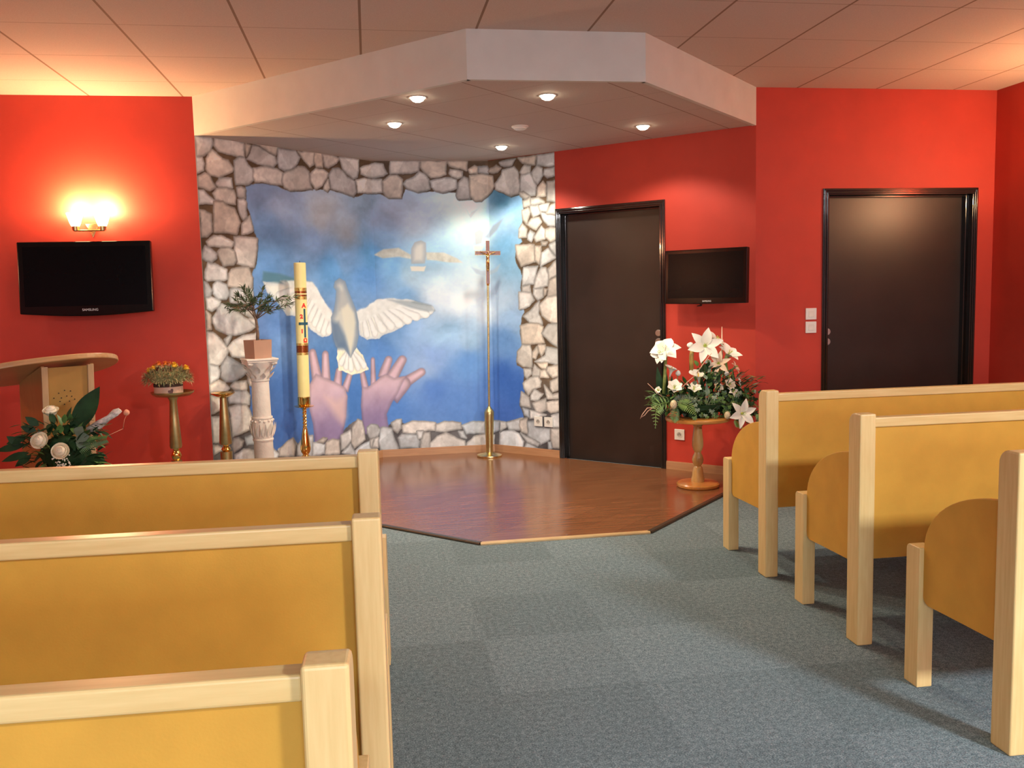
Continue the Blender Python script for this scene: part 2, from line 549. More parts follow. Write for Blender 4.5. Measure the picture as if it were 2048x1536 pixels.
struct('floor', B(XL - 0.1, XR + 0.1, YB - 0.1, 7.9, -0.1, 0.0), M['carpet'])
bm = bmesh.new()
prism(bm, [LW, S2, S3, RW, A2, A1], 0.0005, 0.011)
struct('floor', bm, M['laminate'])
struct('ceiling', B(XL - 0.1, XR + 0.1, YB - 0.1, 6.6, ZC, ZC + 0.1), M['ceiling'])
bm = bmesh.new()
def inset(p, d=0.0): return p
prism(bm, [LW + Vector((0.03, 0)), S2 + Vector((0.008, 0.025)), S3 + Vector((-0.008, 0.025)), RW - Vector((0.03, 0)), RW + Vector((0.08, 0.09)), A2 + Vector((0.06, 0.13)), A1 + Vector((-0.06, 0.13)), LW + Vector((-0.07, 0.09))], ZA, ZA + 0.05)
struct('ceiling', bm, M['ceiling2'])

def wall(name, a, b, z0, z1, mt, t=0.1, ext0=0.0, ext1=0.0):
    """wall whose visible face runs a to b, thickness to the left of a->b"""
    a = Vector(a); b = Vector(b)
    d = (b - a).normalized(); n = Vector((-d.y, d.x))
    bm = bmesh.new()
    prism(bm, [a, b, b + n * t + d * ext1, a + n * t - d * ext0], z0, z1)
    return struct(name, bm, mt)

wall('wall_left_front', (XL, LW.y), LW, 0, ZC, M['red'], 0.1, 0, -0.1)
wall('wall_right', (XR, RW.y + 0.1), (XR, YB), 0, ZC, M['red'])
wall('wall_left', (XL, YB), (XL, LW.y + 0.1), 0, ZC, M['red'])
wall('wall_alcove_left', LW, A1, 0, ZA, M['cream_wall'], 0.1, -0.0, 0.04)
wall('wall_alcove_back', A1, A2, 0, ZA, M['cream_wall'], 0.1, 0.04, 0.04)

def wall_open(name, a, b, u0, u1, h, z1, mt, t=0.1, e1=0.0):
    """wall a to b with a door opening between u0 and u1, h high"""
    a = Vector(a); b = Vector(b); d = (b - a).normalized(); n = Vector((-d.y, d.x)); L = (b - a).length
    bm = bmesh.new()
    for p, q, z0, zz in ((0, u0, 0, z1), (u1, L, 0, z1), (u0, u1, h, z1)):
        prism(bm, [a + d * p, a + d * q, a + d * q + n * t, a + d * p + n * t], z0, zz)
    return struct(name, bm, mt)

# right alcove wall with door 1: u from A2; mural ends at the door
dR = (RW - A2).normalized(); nR = Vector((-dR.y, dR.x)); LR = (RW - A2).length
D1a, D1b = 0.672, 1.640
wall_open('wall_alcove_right', A2, RW, D1a + 0.02, D1b - 0.02, 2.02, ZA, M['red'])
wall_open('wall_right_front', RW, (XR, RW.y), 3.211 - RW.x + 0.02, 4.423 - RW.x - 0.02, 2.04, ZC, M['red'])

# soffit boards hanging from the main ceiling around the alcove
for a, b in ((LW, S2), (S2, S3), (S3, RW)):
    d = (b - a).normalized(); n = Vector((-d.y, d.x))
    bm = bmesh.new()
    prism(bm, [a, b, b + n * 0.03, a + n * 0.03], ZA - 0.003, ZC)
    struct('wall_soffit', bm, M['white_paint'])
# wall strip above the alcove ceiling is hidden behind the soffit

# back wall with a wide window behind the photographer
bm = bmesh.new()
for x0, x1, z0, z1 in ((XL, -1.2, 0, ZC), (2.4, XR, 0, ZC), (-1.2, 2.4, 0, 0.85), (-1.2, 2.4, 2.45, ZC)):
    box(bm, x0, x1, YB - 0.1, YB, z0, z1)
struct('wall_back', bm, M['cream_wall'])
wr = structure_root('window_1', (0.6, YB - 0.04, 0.85))
bm = bmesh.new()
for x in (-1.8, -0.6, 0.6, 1.74):
    box(bm, x, x + 0.06, -0.04, 0.03, 0, 1.6)
box(bm, -1.8, 1.8, -0.04, 0.03, 0, 0.06); box(bm, -1.8, 1.8, -0.04, 0.03, 1.54, 1.6)
obj('window_frame', bm, M['white_plastic'], wr, bevel=0.004)

# mouldings: door frames and leaves
def door(name, origin, rotz, width, height, leaf_x0, leaf_x1, recess, disc_x, disc_z, jamb=0.045):
    r = structure_root(name, (origin[0], origin[1], 0.0), rotz)
    bm = bmesh.new()
    # stepped architrave: outer flat, raised bead, deep lining
    for x0, x1 in ((0, jamb), (width - jamb, width)):
        box(bm, x0, x1, -0.012, 0.10, 0.011, height - jamb)
    box(bm, 0, width, -0.012, 0.10, height - jamb, height)
    for x0, x1, y in ((0.008, 0.018, -0.018), (0.026, 0.034, -0.020)):
        box(bm, x0, x1, y, 0, 0.011, height - x0); box(bm, width - x1, width - x0, y, 0, 0.011, height - x0)
        box(bm, x0, width - x0, y, 0, height - x1, height - x0)
    # stop
    box(bm, jamb, jamb + 0.014, 0.05, recess, 0.011, height - jamb)
    box(bm, width - jamb - 0.014, width - jamb, 0.045, recess, 0.011, height - jamb)
    box(bm, jamb, width - jamb, 0.05, recess, height - jamb - 0.014, height - jamb)
    obj('door_frame', bm, M['frame'], r, bevel=0.003)
    lf = obj('door_leaf', B(jamb - 0.02, width - jamb + 0.02, recess, recess + 0.04, 0.0005, height - 0.03), M['door'], r, bevel=0.002)
    for z in disc_z:
        b2 = bmesh.new()
        lathe(b2, [(0.0, 0), (0.0255, 0), (0.0255, 0.004), (0.023, 0.007), (0.0, 0.007)], 28)
        obj('door_escutcheon', b2, M['steel'], r, smooth='auto', loc=(disc_x, recess + 0.0005, z), rot=(PI / 2, 0, 0))
    return r
a = A2 + dR * D1a
angR = math.atan2(dR.y, dR.x)
door('door_1', (a.x, a.y), angR, D1b - D1a, 2.05, 0, 0, 0.06, 0.968 - 0.045 - 0.047, (1.05, 0.985))
door('door_2', (3.211, RW.y), 0, 4.423 - 3.211, 2.066, 0, 0, 0.088, 0.092, (1.045, 0.972))

# skirting boards
def skirting(name, a, b, h=0.062, t=0.012, z=0.011):
    a = Vector(a); b = Vector(b); d = b - a; L = d.length
    bm = bmesh.new()
    prism(bm, [(0, -t), (L, -t), (L, -0.0005), (0, -0.0005)], 0, h - 0.006)
    prism(bm, [(0, -t * 0.6), (L, -t * 0.6), (L, -0.0005), (0, -0.0005)], h - 0.006, h)
    o = struct(name, bm, M['skirting'])
    o.location = (a.x, a.y, z); o.rotation_euler = (0, 0, math.atan2(d.y, d.x))
    return o
skirting('baseboard_alcove_left', LW, A1)
skirting('baseboard_alcove_back', A1, A2)
skirting('baseboard_alcove_right', A2, A2 + dR * D1a)
skirting('baseboard_alcove_right', A2 + dR * D1b, RW)
skirting('baseboard_left_front', (XL, LW.y), LW, z=0.0)
skirting('baseboard_right_front', RW, (3.211, RW.y), z=0.0)
skirting('baseboard_right_front', (4.423, RW.y), (XR, RW.y), z=0.0)

# nosing strips on the edge of the laminate platform
for i, (p, q, mt) in enumerate(((LW, S2, 'trim_dark'), (S2, S3, 'trim_light'), (S3, RW, 'trim_dark'))):
    d = (q - p); L = d.length
    bm = bmesh.new()
    prism(bm, [(-0.014, 0.0), (0.016, 0.0), (0.016, 0.0132), (-0.008, 0.0132), (-0.014, 0.008)], 0.0, L, axis='x')
    o = struct('trim_%d' % (i + 1), bm, M[mt])
    o.location = (p.x, p.y, 0.0003); o.rotation_euler = (0, 0, math.atan2(d.y, d.x))

# ================================================================ the painted mural
S_A1 = (A1 - LW).length; S_A2 = S_A1 + (A2 - A1).length; S_END = S_A2 + D1a
def s_to_xy(s, off=0.003):
    if s <= S_A1: a, d, t = LW, (A1 - LW).normalized(), s
    elif s <= S_A2: a, d, t = A1, (A2 - A1).normalized(), s - S_A1
    else: a, d, t = A2, dR, s - S_A2
    p = a + d * t
    n = Vector((d.y, -d.x))
    return p + n * off

STONES = """1,499 26,502 29,492 23,482 12,475 1,473
31,500 64,503 80,499 79,480 68,479 50,482 36,484 30,491
27,484 33,481 42,473 52,472 60,462 57,458 36,447 21,449 15,457 16,470 22,479
0,472 10,472 13,465 12,456 3,451 0,451
62,473 71,479 81,478 86,469 93,464 93,449 86,444 79,441 63,440 61,455
95,498 105,499 118,493 135,487 137,477 130,472 103,473 84,478 90,490
83,500 91,498 88,489 83,482 82,491
96,501 113,506 133,508 141,500 136,489 124,493 109,499
141,499 175,500 182,490 176,480 165,471 152,467 142,471 139,480
95,466 117,469 137,469 147,464 145,445 129,446 108,448 96,447 93,453
2,445 13,451 20,448 29,433 20,428 10,431 1,432
30,439 36,446 56,448 57,435 45,434 33,435
23,425 30,432 47,434 58,431 62,422 61,412 43,414 28,416
2,427 10,427 18,419 26,414 23,410 8,410 1,408
25,412 39,414 45,409 58,406 63,395 66,386 60,370 43,371 21,371 24,394 24,402
2,400 10,399 19,395 20,383 19,372 9,364 2,364 2,382
64,435 73,437 79,434 78,422 71,420 65,423
64,418 74,420 79,416 78,404 79,395 72,391 67,400 64,410
70,385 83,396 86,388 88,376 77,371 68,370
9,358 21,366 33,366 45,362 53,357 50,351 32,352 12,352
55,366 71,366 95,365 92,341 86,323 71,325 57,329 55,346
2,343 7,351 16,348 24,340 24,335 16,329 7,331 2,336
27,345 33,350 46,350 54,345 56,334 51,327 34,324 30,334
4,315 9,328 20,327 39,319 39,306 34,304 21,304 7,303 4,307
43,314 48,320 61,323 77,323 83,309 81,292 67,291 51,294 40,296
15,298 23,303 38,298 41,286 36,278 22,278 15,285
2,303 6,300 13,290 11,282 3,281 2,291
43,292 51,293 64,290 81,290 82,281 76,272 57,272 42,273
3,280 12,281 26,274 24,268 11,262 4,265
12,252 27,271 38,267 56,259 66,250 81,242 83,237 73,231 49,226 33,228 16,237 12,245
58,262 69,264 81,262 86,254 82,249 72,251 62,258
3,261 8,256 9,247 9,237 3,237
2,232 11,231 21,224 32,209 34,203 27,190 16,185 2,188 2,209
29,220 38,226 41,224 35,214 33,212
34,208 44,216 62,225 84,227 82,194 52,193 40,196
73,249 86,248 88,237 80,242
21,182 27,191 32,196 40,192 51,185 64,176 67,171 56,166 40,160 27,162 19,169
2,186 16,184 19,176 16,167 2,160
1,158 16,164 26,159 33,151 25,146 2,149
36,153 44,159 62,159 63,147 54,146 41,148
31,139 41,145 60,145 67,137 65,124 53,126 32,130 30,135
2,142 17,138 16,122 5,118 1,119
31,124 48,125 61,123 66,113 69,101 64,87 50,84 35,81 34,100
2,112 15,112 13,75 1,77
36,77 44,77 52,71 49,64 35,58 33,67
55,77 69,78 71,64 57,66
36,54 51,59 68,55 72,43 61,34 36,38
65,169 72,165 72,151 68,152 65,159
72,146 82,145 80,111 72,118
74,107 93,104 91,69 73,74
75,60 104,52 113,42 103,27 73,32
114,49 127,54 142,62 149,52 142,35 117,39
1,72 8,72 17,65 2,60
150,463 164,470 177,477 190,476 199,470 199,455 203,445 160,439 150,443 146,451
179,499 211,501 208,482 200,478 191,485
212,501 225,502 228,487 227,480 214,480 210,488
227,501 247,500 263,497 257,489 239,480 232,482
202,467 212,476 227,476 238,472 235,464 225,451 210,446 203,454
239,470 248,479 261,481 269,478 279,469 295,465 297,447 290,440 267,444 242,448
263,498 304,501 304,484 300,471 292,468 278,475 269,483
308,486 318,490 340,497 352,495 359,481 352,477 339,474 322,474 309,477
297,466 317,470 349,469 350,450 324,447 300,447
352,467 364,477 376,477 383,469 383,455 381,440 360,440 351,450
365,500 414,500 413,485 398,481 376,480 365,480
385,462 391,469 406,475 413,482 422,478 429,469 430,454 424,452 408,450 390,456
229,453 237,462 240,449 234,443 227,446
417,500 459,500 457,478 447,475 432,473 421,482 416,491
431,466 442,471 465,472 475,469 475,455 465,451 450,448 438,451 432,457
464,486 473,486 486,482 485,475 478,471 468,475 463,480
462,500 494,500 493,484 483,487 473,490 464,492
479,464 488,473 494,471 497,459 497,437 477,436 474,442
496,487 506,493 513,489 510,481 498,480
513,490 528,492 534,485 531,479 514,481
536,487 547,491 556,486 549,480 537,479 529,482
497,475 520,478 538,474 541,458 534,448 515,434 504,434 498,442
544,460 557,474 560,482 571,485 584,485 591,477 592,466 596,453 592,441 575,438 557,446 545,452
553,495 587,498 580,488 563,487 557,489
592,498 627,498 626,484 615,485 601,490
630,498 664,498 663,480 646,480 629,483
596,475 605,485 616,483 616,473 600,470
619,473 628,482 639,477 640,465 629,453 620,460
644,475 663,477 663,464 649,461 642,467
597,469 616,470 627,451 624,436 611,435 596,443 595,453
630,448 640,455 647,448 645,432 628,432
648,455 664,456 664,422 647,425
592,441 601,443 614,434 605,430 596,436
600,428 614,432 613,420 600,418
615,430 631,431 642,422 616,421
598,413 610,415 614,408 609,396 606,389 600,398
614,418 630,418 633,405 620,400 615,409
616,397 631,398 636,391 625,379 613,384 608,389
635,408 649,404 663,400 662,384 647,385 640,394
632,418 651,420 646,407 635,409
655,416 663,419 663,401 646,405
591,384 598,391 607,381 606,368 590,369
609,372 614,379 622,373 616,361 609,365
621,367 636,384 643,378 641,363 625,360
644,378 654,381 663,379 662,363 652,359 643,366
583,356 621,355 621,327 594,321 586,336
623,352 634,352 634,340 629,323 621,330
635,340 648,348 663,332 649,326 632,319
634,359 646,358 643,352 635,353
651,354 664,359 663,335 653,346
599,319 627,319 623,306 618,291 595,290
623,303 633,317 642,316 647,304 645,286 619,283
647,314 663,327 664,304 648,298
594,287 610,289 611,277 595,278
617,283 636,283 636,269 626,264 618,273
649,296 664,302 664,269 645,269
588,278 612,277 619,264 609,255 588,250
595,237 611,247 628,262 627,241 634,224 609,227
629,255 644,268 664,270 664,224 647,229 633,238
638,283 644,281 642,274 639,272
589,222 603,226 626,225 635,219 633,204 637,193 604,190 591,191
632,209 646,224 664,225 663,186 649,194
581,177 592,189 608,188 612,174 611,152 593,153 580,161
612,177 621,187 625,178 618,166 611,169
625,189 638,190 640,183 630,172 626,179
642,186 663,183 663,158 641,161 617,162 638,173
594,148 609,149 610,141 600,132 596,137
612,141 616,157 628,148 627,138 612,137
621,159 641,160 640,150 631,151
641,153 663,156 663,139 652,136 640,145
628,146 637,148 644,137 627,136
592,124 608,134 622,136 629,129 627,119 610,114 602,104 594,116
585,93 589,109 603,100 605,83 585,86
607,104 615,114 632,108 621,96 607,97
646,129 663,136 663,116 651,112 646,118
635,123 644,115 651,107 663,110 663,102 640,101
611,91 638,100 638,80 620,74 616,82
639,93 651,96 663,97 663,81 647,76 639,81
605,78 637,73 614,66 604,65
555,54 573,60 589,64 584,44 561,43
584,60 599,65 598,47 600,37 586,41 583,52
600,58 616,62 616,51 644,50 645,32 624,21 600,34
648,72 663,76 663,53 650,53
647,50 664,51 663,19 649,18 646,32
540,38 564,41 580,37 590,23 587,12 539,13
590,12 599,23 620,13
640,27 645,28 647,17 641,15
584,38 600,32 623,23 619,18 598,24
541,56 553,54 555,47 540,38
591,82 603,79 603,67 593,71
117,51 130,59 143,62 147,51 143,35 116,39
151,50 166,62 181,61 179,29 149,34
181,49 198,48 205,42 203,29 179,29
208,47 223,49 236,45 235,23 206,28
190,50 203,54 210,52 202,46
240,53 261,59 264,49 262,41 247,30 240,30
266,62 279,74 288,70 292,58 294,38 269,28 263,37
242,24 260,36 271,20 268,15
271,23 283,30 303,33 305,23 320,19 320,6 270,14
299,59 310,62 323,58 331,49 324,39 306,39 299,50
305,36 315,37 308,22
316,35 325,37 324,20 310,23
331,51 336,54 351,51 354,35 361,18 359,12 329,14 326,29
351,61 359,66 367,66 366,51 361,42 353,50
370,56 388,62 425,58 424,44 408,44 380,41 370,43
427,54 443,59 469,55 471,44 454,43 435,41 427,42
473,50 492,56 511,54 511,35 480,36
362,34 369,40 393,38 398,27 396,14 379,17 364,17
393,44 404,44 402,32 396,30
400,29 407,41 416,41 415,12 398,13
416,22 428,33 445,39 461,29 476,23 478,13 416,13
465,41 473,40 479,28 469,31
480,19 491,30 512,33 527,30 525,11 479,12
516,53 539,57 540,40 516,34"""
ART = {'sky': "79,440 101,445 129,448 146,442 158,438 184,440 211,444 239,446 277,442 297,440 328,448 348,446 366,439 383,440 389,453 426,449 449,451 472,447 477,438 506,434 525,443 539,452 557,443 576,436 599,437 600,421 597,392 590,377 597,362 585,352 582,333 595,306 592,277 598,246 591,235 588,212 592,190 580,174 581,155 595,148 592,121 594,102 584,90 593,63 560,56 545,53 518,48 487,50 464,53 429,54 375,57 363,63 348,58 340,51 327,51 306,61 290,57 281,75 266,70 245,58 225,46 206,45 178,49 160,48 139,59 117,51 104,47 88,49 73,78 67,112 68,152 63,192 83,224 88,243 81,257 77,292 85,322 91,328 95,361 87,383 79,415",
'body': "252,307 242,302 239,293 244,287 242,273 237,255 230,245 231,227 235,208 239,197 253,197 269,177 283,195 289,213 290,235 286,254 277,272 268,291 264,302",
'belly': "253,258 267,265 281,250 283,235 276,206 269,179 264,207 257,229",
'flank': "231,237 246,237 259,214 268,181 258,193 241,195 234,209",
'neck': "246,287 263,287 270,269 261,254 247,255",
'wr': "284,252 307,257 333,271 360,272 397,268 424,259 431,250 419,239 392,234 369,221 350,214 335,205 309,204 291,213 290,235",
'wrtip': "352,271 397,267 425,259 431,250 420,248 389,256",
'wl': "100,302 133,304 167,304 194,301 204,291 219,268 233,252 230,227 225,216 211,214 198,221 185,229 172,247 142,251 126,269 107,286",
'wltip': "103,317 133,314 161,307 194,301 160,297 100,303",
'tail': "243,197 258,198 269,177 283,195 297,179 309,155 290,151 270,149 241,161 239,179",
'd2': "395,356 401,366 412,369 420,365 420,345 417,330 394,330 394,345",
'd2t': "392,326 418,326 416,318 394,318",
'd2l': "332,346 348,355 374,357 394,345 394,338 374,342 347,340",
'd2r': "419,349 450,348 472,338 482,330 457,331 434,335 420,336",
'd3': "502,381 512,387 520,381 515,362 504,360",
'd3w': "520,373 537,392 559,402 546,384 527,370",
'd3t': "501,359 519,358 515,351 501,351",
'd3v': "495,323 514,316 535,317 551,327 544,314 522,307 504,311",
'd4': "489,422 496,411 498,415 511,421 502,410 497,404 494,410",
'pl': "180,143 194,158 212,149 231,142 254,130 258,115 254,82 245,54 225,38 185,45 183,81 177,106",
'pr': "292,127 305,125 326,135 344,145 359,137 378,140 365,114 353,95 343,76 347,41 290,48 287,97",
'pln': "253,116 254,82 246,69 228,89 210,120 234,111"}
FINGERS = [([(189,190),(196,150)],14),([(215,186),(214,145)],13),([(242,157),(237,132)],13),([(266,151),(253,125)],11),([(294,149),(300,120)],11),([(319,170),(318,128)],9),([(350,169),(338,138)],12),([(373,168),(351,133)],14),([(405,146),(373,127)],13),([(373,127),(350,107)],24)]
FEATHERS = [[(301,253),(314,206)],[(317,253),(339,209)],[(333,260),(354,216)],[(344,263),(369,223)],[(359,265),(385,232)],[(375,264),(404,236)],[(391,260),(419,240)],[(193,288),(198,223)],[(201,277),(211,217)],[(214,263),(222,218)],[(180,295),(185,232)],[(162,295),(172,247)],[(253,189),(244,163)],[(262,181),(256,154)],[(274,177),(278,150)],[(285,183),(293,153)]]
SKY = [[100,432,115,125,150],[139,409,140,145,165],[117,375,120,145,180],[94,341,115,150,190],[227,407,165,158,160],[274,381,165,162,168],[317,434,110,120,135],[206,358,130,150,185],[271,338,125,155,195],[322,346,100,150,195],[241,316,100,150,200],[310,309,105,150,205],[105,325,110,150,200],[120,242,90,130,190],[135,207,105,145,200],[122,140,75,115,180],[110,73,70,110,180],[223,166,80,130,190],[278,106,75,125,195],[346,402,150,155,175],[365,420,150,150,165],[402,401,165,165,175],[479,419,185,185,183],[498,438,190,190,185],[516,381,200,205,208],[553,439,85,125,150],[580,415,120,150,175],[570,397,150,165,185],[559,357,130,170,200],[582,322,150,185,210],[352,376,140,165,195],[362,327,130,175,215],[399,307,190,210,225],[436,284,230,240,245],[474,268,235,245,250],[419,337,170,195,215],[494,305,235,240,240],[512,244,215,230,240],[557,266,180,205,225],[574,228,150,185,220],[379,270,130,175,220],[358,225,120,165,218],[453,211,150,190,225],[491,198,160,195,225],[554,189,110,155,210],[341,176,95,145,210],[432,173,130,165,220],[413,158,150,180,222],[490,151,100,150,215],[552,131,60,105,185],[576,113,60,105,185],[353,79,85,135,210],[431,115,85,130,205],[468,82,95,140,210],[551,73,70,110,190]]

QUILLS = [[[(369,266),(430,249)],[(362,264),(422,242)],[(356,262),(406,237)],[(349,260),(391,231)],[(341,258),(375,224)],[(334,255),(360,220)],[(323,252),(346,214)],[(311,248),(330,208)],[(301,246),(309,207)]],[[(184,298),(123,279)],[(191,295),(143,265)],[(198,291),(164,257)],[(203,284),(178,246)],[(208,275),(185,239)],[(214,268),(193,231)],[(220,261),(202,222)],[(226,255),(211,216)],[(233,247),(222,217)]],[[(263,189),(244,166)],[(265,188),(256,158)],[(268,188),(270,153)],[(272,188),(287,154)],[(276,188),(303,158)]]]
COVERTS = ['284,254 307,258 333,271 360,273 397,268 382,258 351,253 316,240 293,233', '233,255 219,268 204,292 194,302 167,304 133,304 162,288 192,277 207,256 220,241 231,237']


def parse(s): return np.array([[float(v) for v in p.split(',')] for p in s.split()]) * 0.005

rng = np.random.RandomState(3)
def vnoise(x, y, seed):
    r = np.random.RandomState(seed)
    T = r.rand(64, 64)
    xi = np.floor(x).astype(int); yi = np.floor(y).astype(int)
    fx = x - xi; fy = y - yi
    fx = fx * fx * (3 - 2 * fx); fy = fy * fy * (3 - 2 * fy)
    g = lambda a, b: T[a % 64, b % 64]
    return (g(xi, yi) * (1 - fx) + g(xi + 1, yi) * fx) * (1 - fy) + (g(xi, yi + 1) * (1 - fx) + g(xi + 1, yi + 1) * fx) * fy
def fbm(x, y, f, seed, o=4):
    v = 0; a = 0.5; t = 0
    for k in range(o):
        v = v + a * vnoise(x * f * 2 ** k, y * f * 2 ** k, seed + k); t += a; a *= 0.55
    return v / t

def paint_mural():
    step = 0.005
    zs = np.arange(0.072, ZA - 0.001, step)
    ss = np.unique(np.concatenate([np.linspace(0.002, S_A1, 330), np.linspace(S_A1, S_A2, 196), np.linspace(S_A2, S_END, 134)]))
    ns, nz = len(ss), len(zs)
    X, Z = np.meshgrid(ss, zs, indexing='ij')
    col = np.zeros((ns, nz, 3))
    # mortar and recesses between the painted stones
    nb = fbm(X, Z, 9, 11)
    col[:] = np.array([104, 84, 62]) + (nb[..., None] - 0.5) * np.array([70, 60, 50])
    low = np.clip((0.75 - Z) / 0.35, 0, 1)[..., None]
    col = col * (1 - low) + (np.array([92, 90, 92]) + (nb[..., None] - 0.5) * 90) * low

    def region(P, pad):
        x0, z0 = P.min(0) - pad; x1, z1 = P.max(0) + pad
        i0, i1 = np.searchsorted(ss, [x0, x1]); j0, j1 = np.searchsorted(zs, [z0, z1])
        return slice(max(i0, 0), i1), slice(max(j0, 0), j1)
    def sdf(P, x, z):
        """signed distance to a closed outline, positive inside"""
        d = np.full(x.shape, 1e9); ins = np.zeros(x.shape, bool)
        n = len(P)
        for i in range(n):
            a = P[i]; b = P[(i + 1) % n]
            e = b - a; L = (e @ e) + 1e-12
            t = np.clip(((x - a[0]) * e[0] + (z - a[1]) * e[1]) / L, 0, 1)
            d = np.minimum(d, np.hypot(x - a[0] - t * e[0], z - a[1] - t * e[1]))
            c = ((a[1] > z) != (b[1] > z)) & (x < (b[0] - a[0]) * (z - a[1]) / ((b[1] - a[1]) + 1e-12) + a[0])
            ins ^= c
        return np.where(ins, d, -d)
    def sm(v, a, b):
        t = np.clip((v - a) / (b - a), 0, 1); return t * t * (3 - 2 * t)
    def put(P, fn, soft=0.006, alpha=1.0, warp=0.0, seed=5, grow=0.0):
        sl = region(P, soft + 0.01)
        x = X[sl]; z = Z[sl]
        if x.size == 0: return
        if warp:
            x = x + (fbm(x, z, 14, seed) - 0.5) * warp; z = z + (fbm(z, x, 14, seed + 9) - 0.5) * warp
        d = sdf(P, x, z) + grow
        m = sm(d, -soft, soft)[..., None] * alpha
        c = fn(x, z, d)
        col[sl] = col[sl] * (1 - m) + c * m
    A = lambda *c: np.array(c, float)
    full = lambda c: (lambda x, z, d: np.broadcast_to(A(*c), x.shape + (3,)))

    # ---- sky
    PS = np.array([[s * 0.005, z * 0.005] for s, z, *_ in SKY]); CS = np.array([c[2:] for c in SKY], float)
    def sky(x, z, d):
        wx = x + (fbm(x, z, 3.0, 21) - 0.5) * 0.16; wz = z + (fbm(x, z, 3.0, 41) - 0.5) * 0.14
        num = np.zeros(x.shape + (3,)); den = np.zeros(x.shape)
        for p, c in zip(PS, CS):
            q = 1.0 / (((wx - p[0]) ** 2 + (wz - p[1]) ** 2) + 0.004) ** 1.7
            num += q[..., None] * c; den += q
        c = num / den[..., None]
        cl = fbm(wx, wz * 1.5, 4.0, 61, 5)
        up = sm(z, 0.75, 1.1)
        c = c + ((cl - 0.42) * 60 * (0.25 + 0.75 * up))[..., None] * A(0.92, 0.97, 1.0)
        c = c * (1 + 0.24 * sm(z, 1.55, 2.15))[..., None] * (1 + sm(z, 1.3, 1.7)[..., None] * A(-0.04, 0.06, 0.09))
        c = c + ((fbm(x, z, 40, 71, 2) - 0.5) * 9)[..., None]
        return c
    put(parse(ART['sky']), sky, 0.004, 1.0, 0.03)

    # ---- distant doves
    put(parse(ART['d3w']), full((170, 185, 198)), 0.014, 0.8)
    put(parse(ART['d3']), full((205, 212, 212)), 0.010, 0.8)
    put(parse(ART['d3t']), full((240, 240, 232)), 0.010, 0.9)
    put(parse(ART['d3v']), full((190, 208, 220)), 0.010, 0.7)
    put(parse(ART['d4']), full((212, 214, 212)), 0.006, 0.7)
    def wing2(x, z, d): return A(222, 222, 205) + (fbm(x, z, 30, 81)[..., None] - 0.5) * 50
    put(parse(ART['d2l']), wing2, 0.008, 0.9)
    put(parse(ART['d2r']), wing2, 0.008, 0.9)
    def b2(x, z, d):
        t = sm(d, 0.0, 0.05)[..., None]; return A(182, 192, 196) * (1 - t) + A(230, 230, 220) * t
    put(parse(ART['d2']), b2, 0.006, 0.95)
    put(parse(ART['d2t']), full((240, 238, 222)), 0.006, 0.95, 0.02)

    # ---- raised hands: fingers, palms, wrists fading to lilac
    def skin(x, z, d):
        t = sm(z, 0.30, 0.72)[..., None]
        c = A(146, 130, 170) * (1 - t) + A(206, 180, 192) * t
        e = sm(d, 0.0, 0.035)[..., None]
        c = c * (0.84 + 0.16 * e)
        return c + (fbm(x, z, 8, 91)[..., None] - 0.5) * 34
    for pts, r in FINGERS:
        a, b = [np.array(p) * 0.005 for p in pts]
        rr = r * 0.00265
        d_ = b - a; L = np.hypot(*d_); d_ = d_ / L; n_ = np.array([-d_[1], d_[0]])
        poly = [a + (-d_ * math.cos(t) + n_ * math.sin(t)) * rr for t in np.linspace(-PI / 2, PI / 2, 9)]
        poly = poly + [b + n_ * rr * 1.4, b - n_ * rr * 1.4]
        P = np.array(poly)
        put(P, full((96, 92, 150)), 0.014, 0.5)
        put(P, lambda x, z, d: skin(x, z, d) * (0.90 + 0.14 * sm(d, 0, rr)[..., None]), 0.004)
    for key in ('pl', 'pr'):
        put(parse(ART[key]), full((96, 92, 150)), 0.012, 0.4)
        put(parse(ART[key]), skin, 0.006, 1.0, 0.012)
    put(parse(ART['pln']), full((226, 196, 190)), 0.05, 0.75)

    # ---- the big dove
    def feather(x, z, d):
        e = sm(d, 0.0, 0.05)[..., None]
        return A(214, 220, 220) * (1 - e) + A(244, 244, 232) * e + (fbm(x, z, 22, 95)[..., None] - 0.5) * 26
    for key in ('wl', 'wr', 'body', 'tail'):
        put(parse(ART[key]), full((70, 100, 150)), 0.016, 0.45)
    put(parse(ART['wl']), feather, 0.005, 1.0, 0.025)
    put(parse(ART['wr']), feather, 0.005, 1.0, 0.025)
    put(parse(ART['wrtip']), full((150, 165, 168)), 0.012, 0.85)
    put(parse(ART['wltip']), full((92, 135, 150)), 0.014, 0.85)
    put(parse(ART['tail']), lambda x, z, d: A(246, 242, 216) + (fbm(x * 3, z, 25, 97)[..., None] - 0.5) * 40, 0.004, 1.0, 0.03)
    def body(x, z, d):
        e = sm(d, 0.0, 0.07)[..., None]; return A(140, 156, 172) * (1 - e) + A(205, 208, 200) * e
    put(parse(ART['body']), body, 0.005)
    put(parse(ART['flank']), full((96, 122, 152)), 0.03, 0.8)
    put(parse(ART['neck']), full((160, 165, 168)), 0.02, 0.5)
    put(parse(ART['belly']), full((222, 220, 196)), 0.02, 0.85)
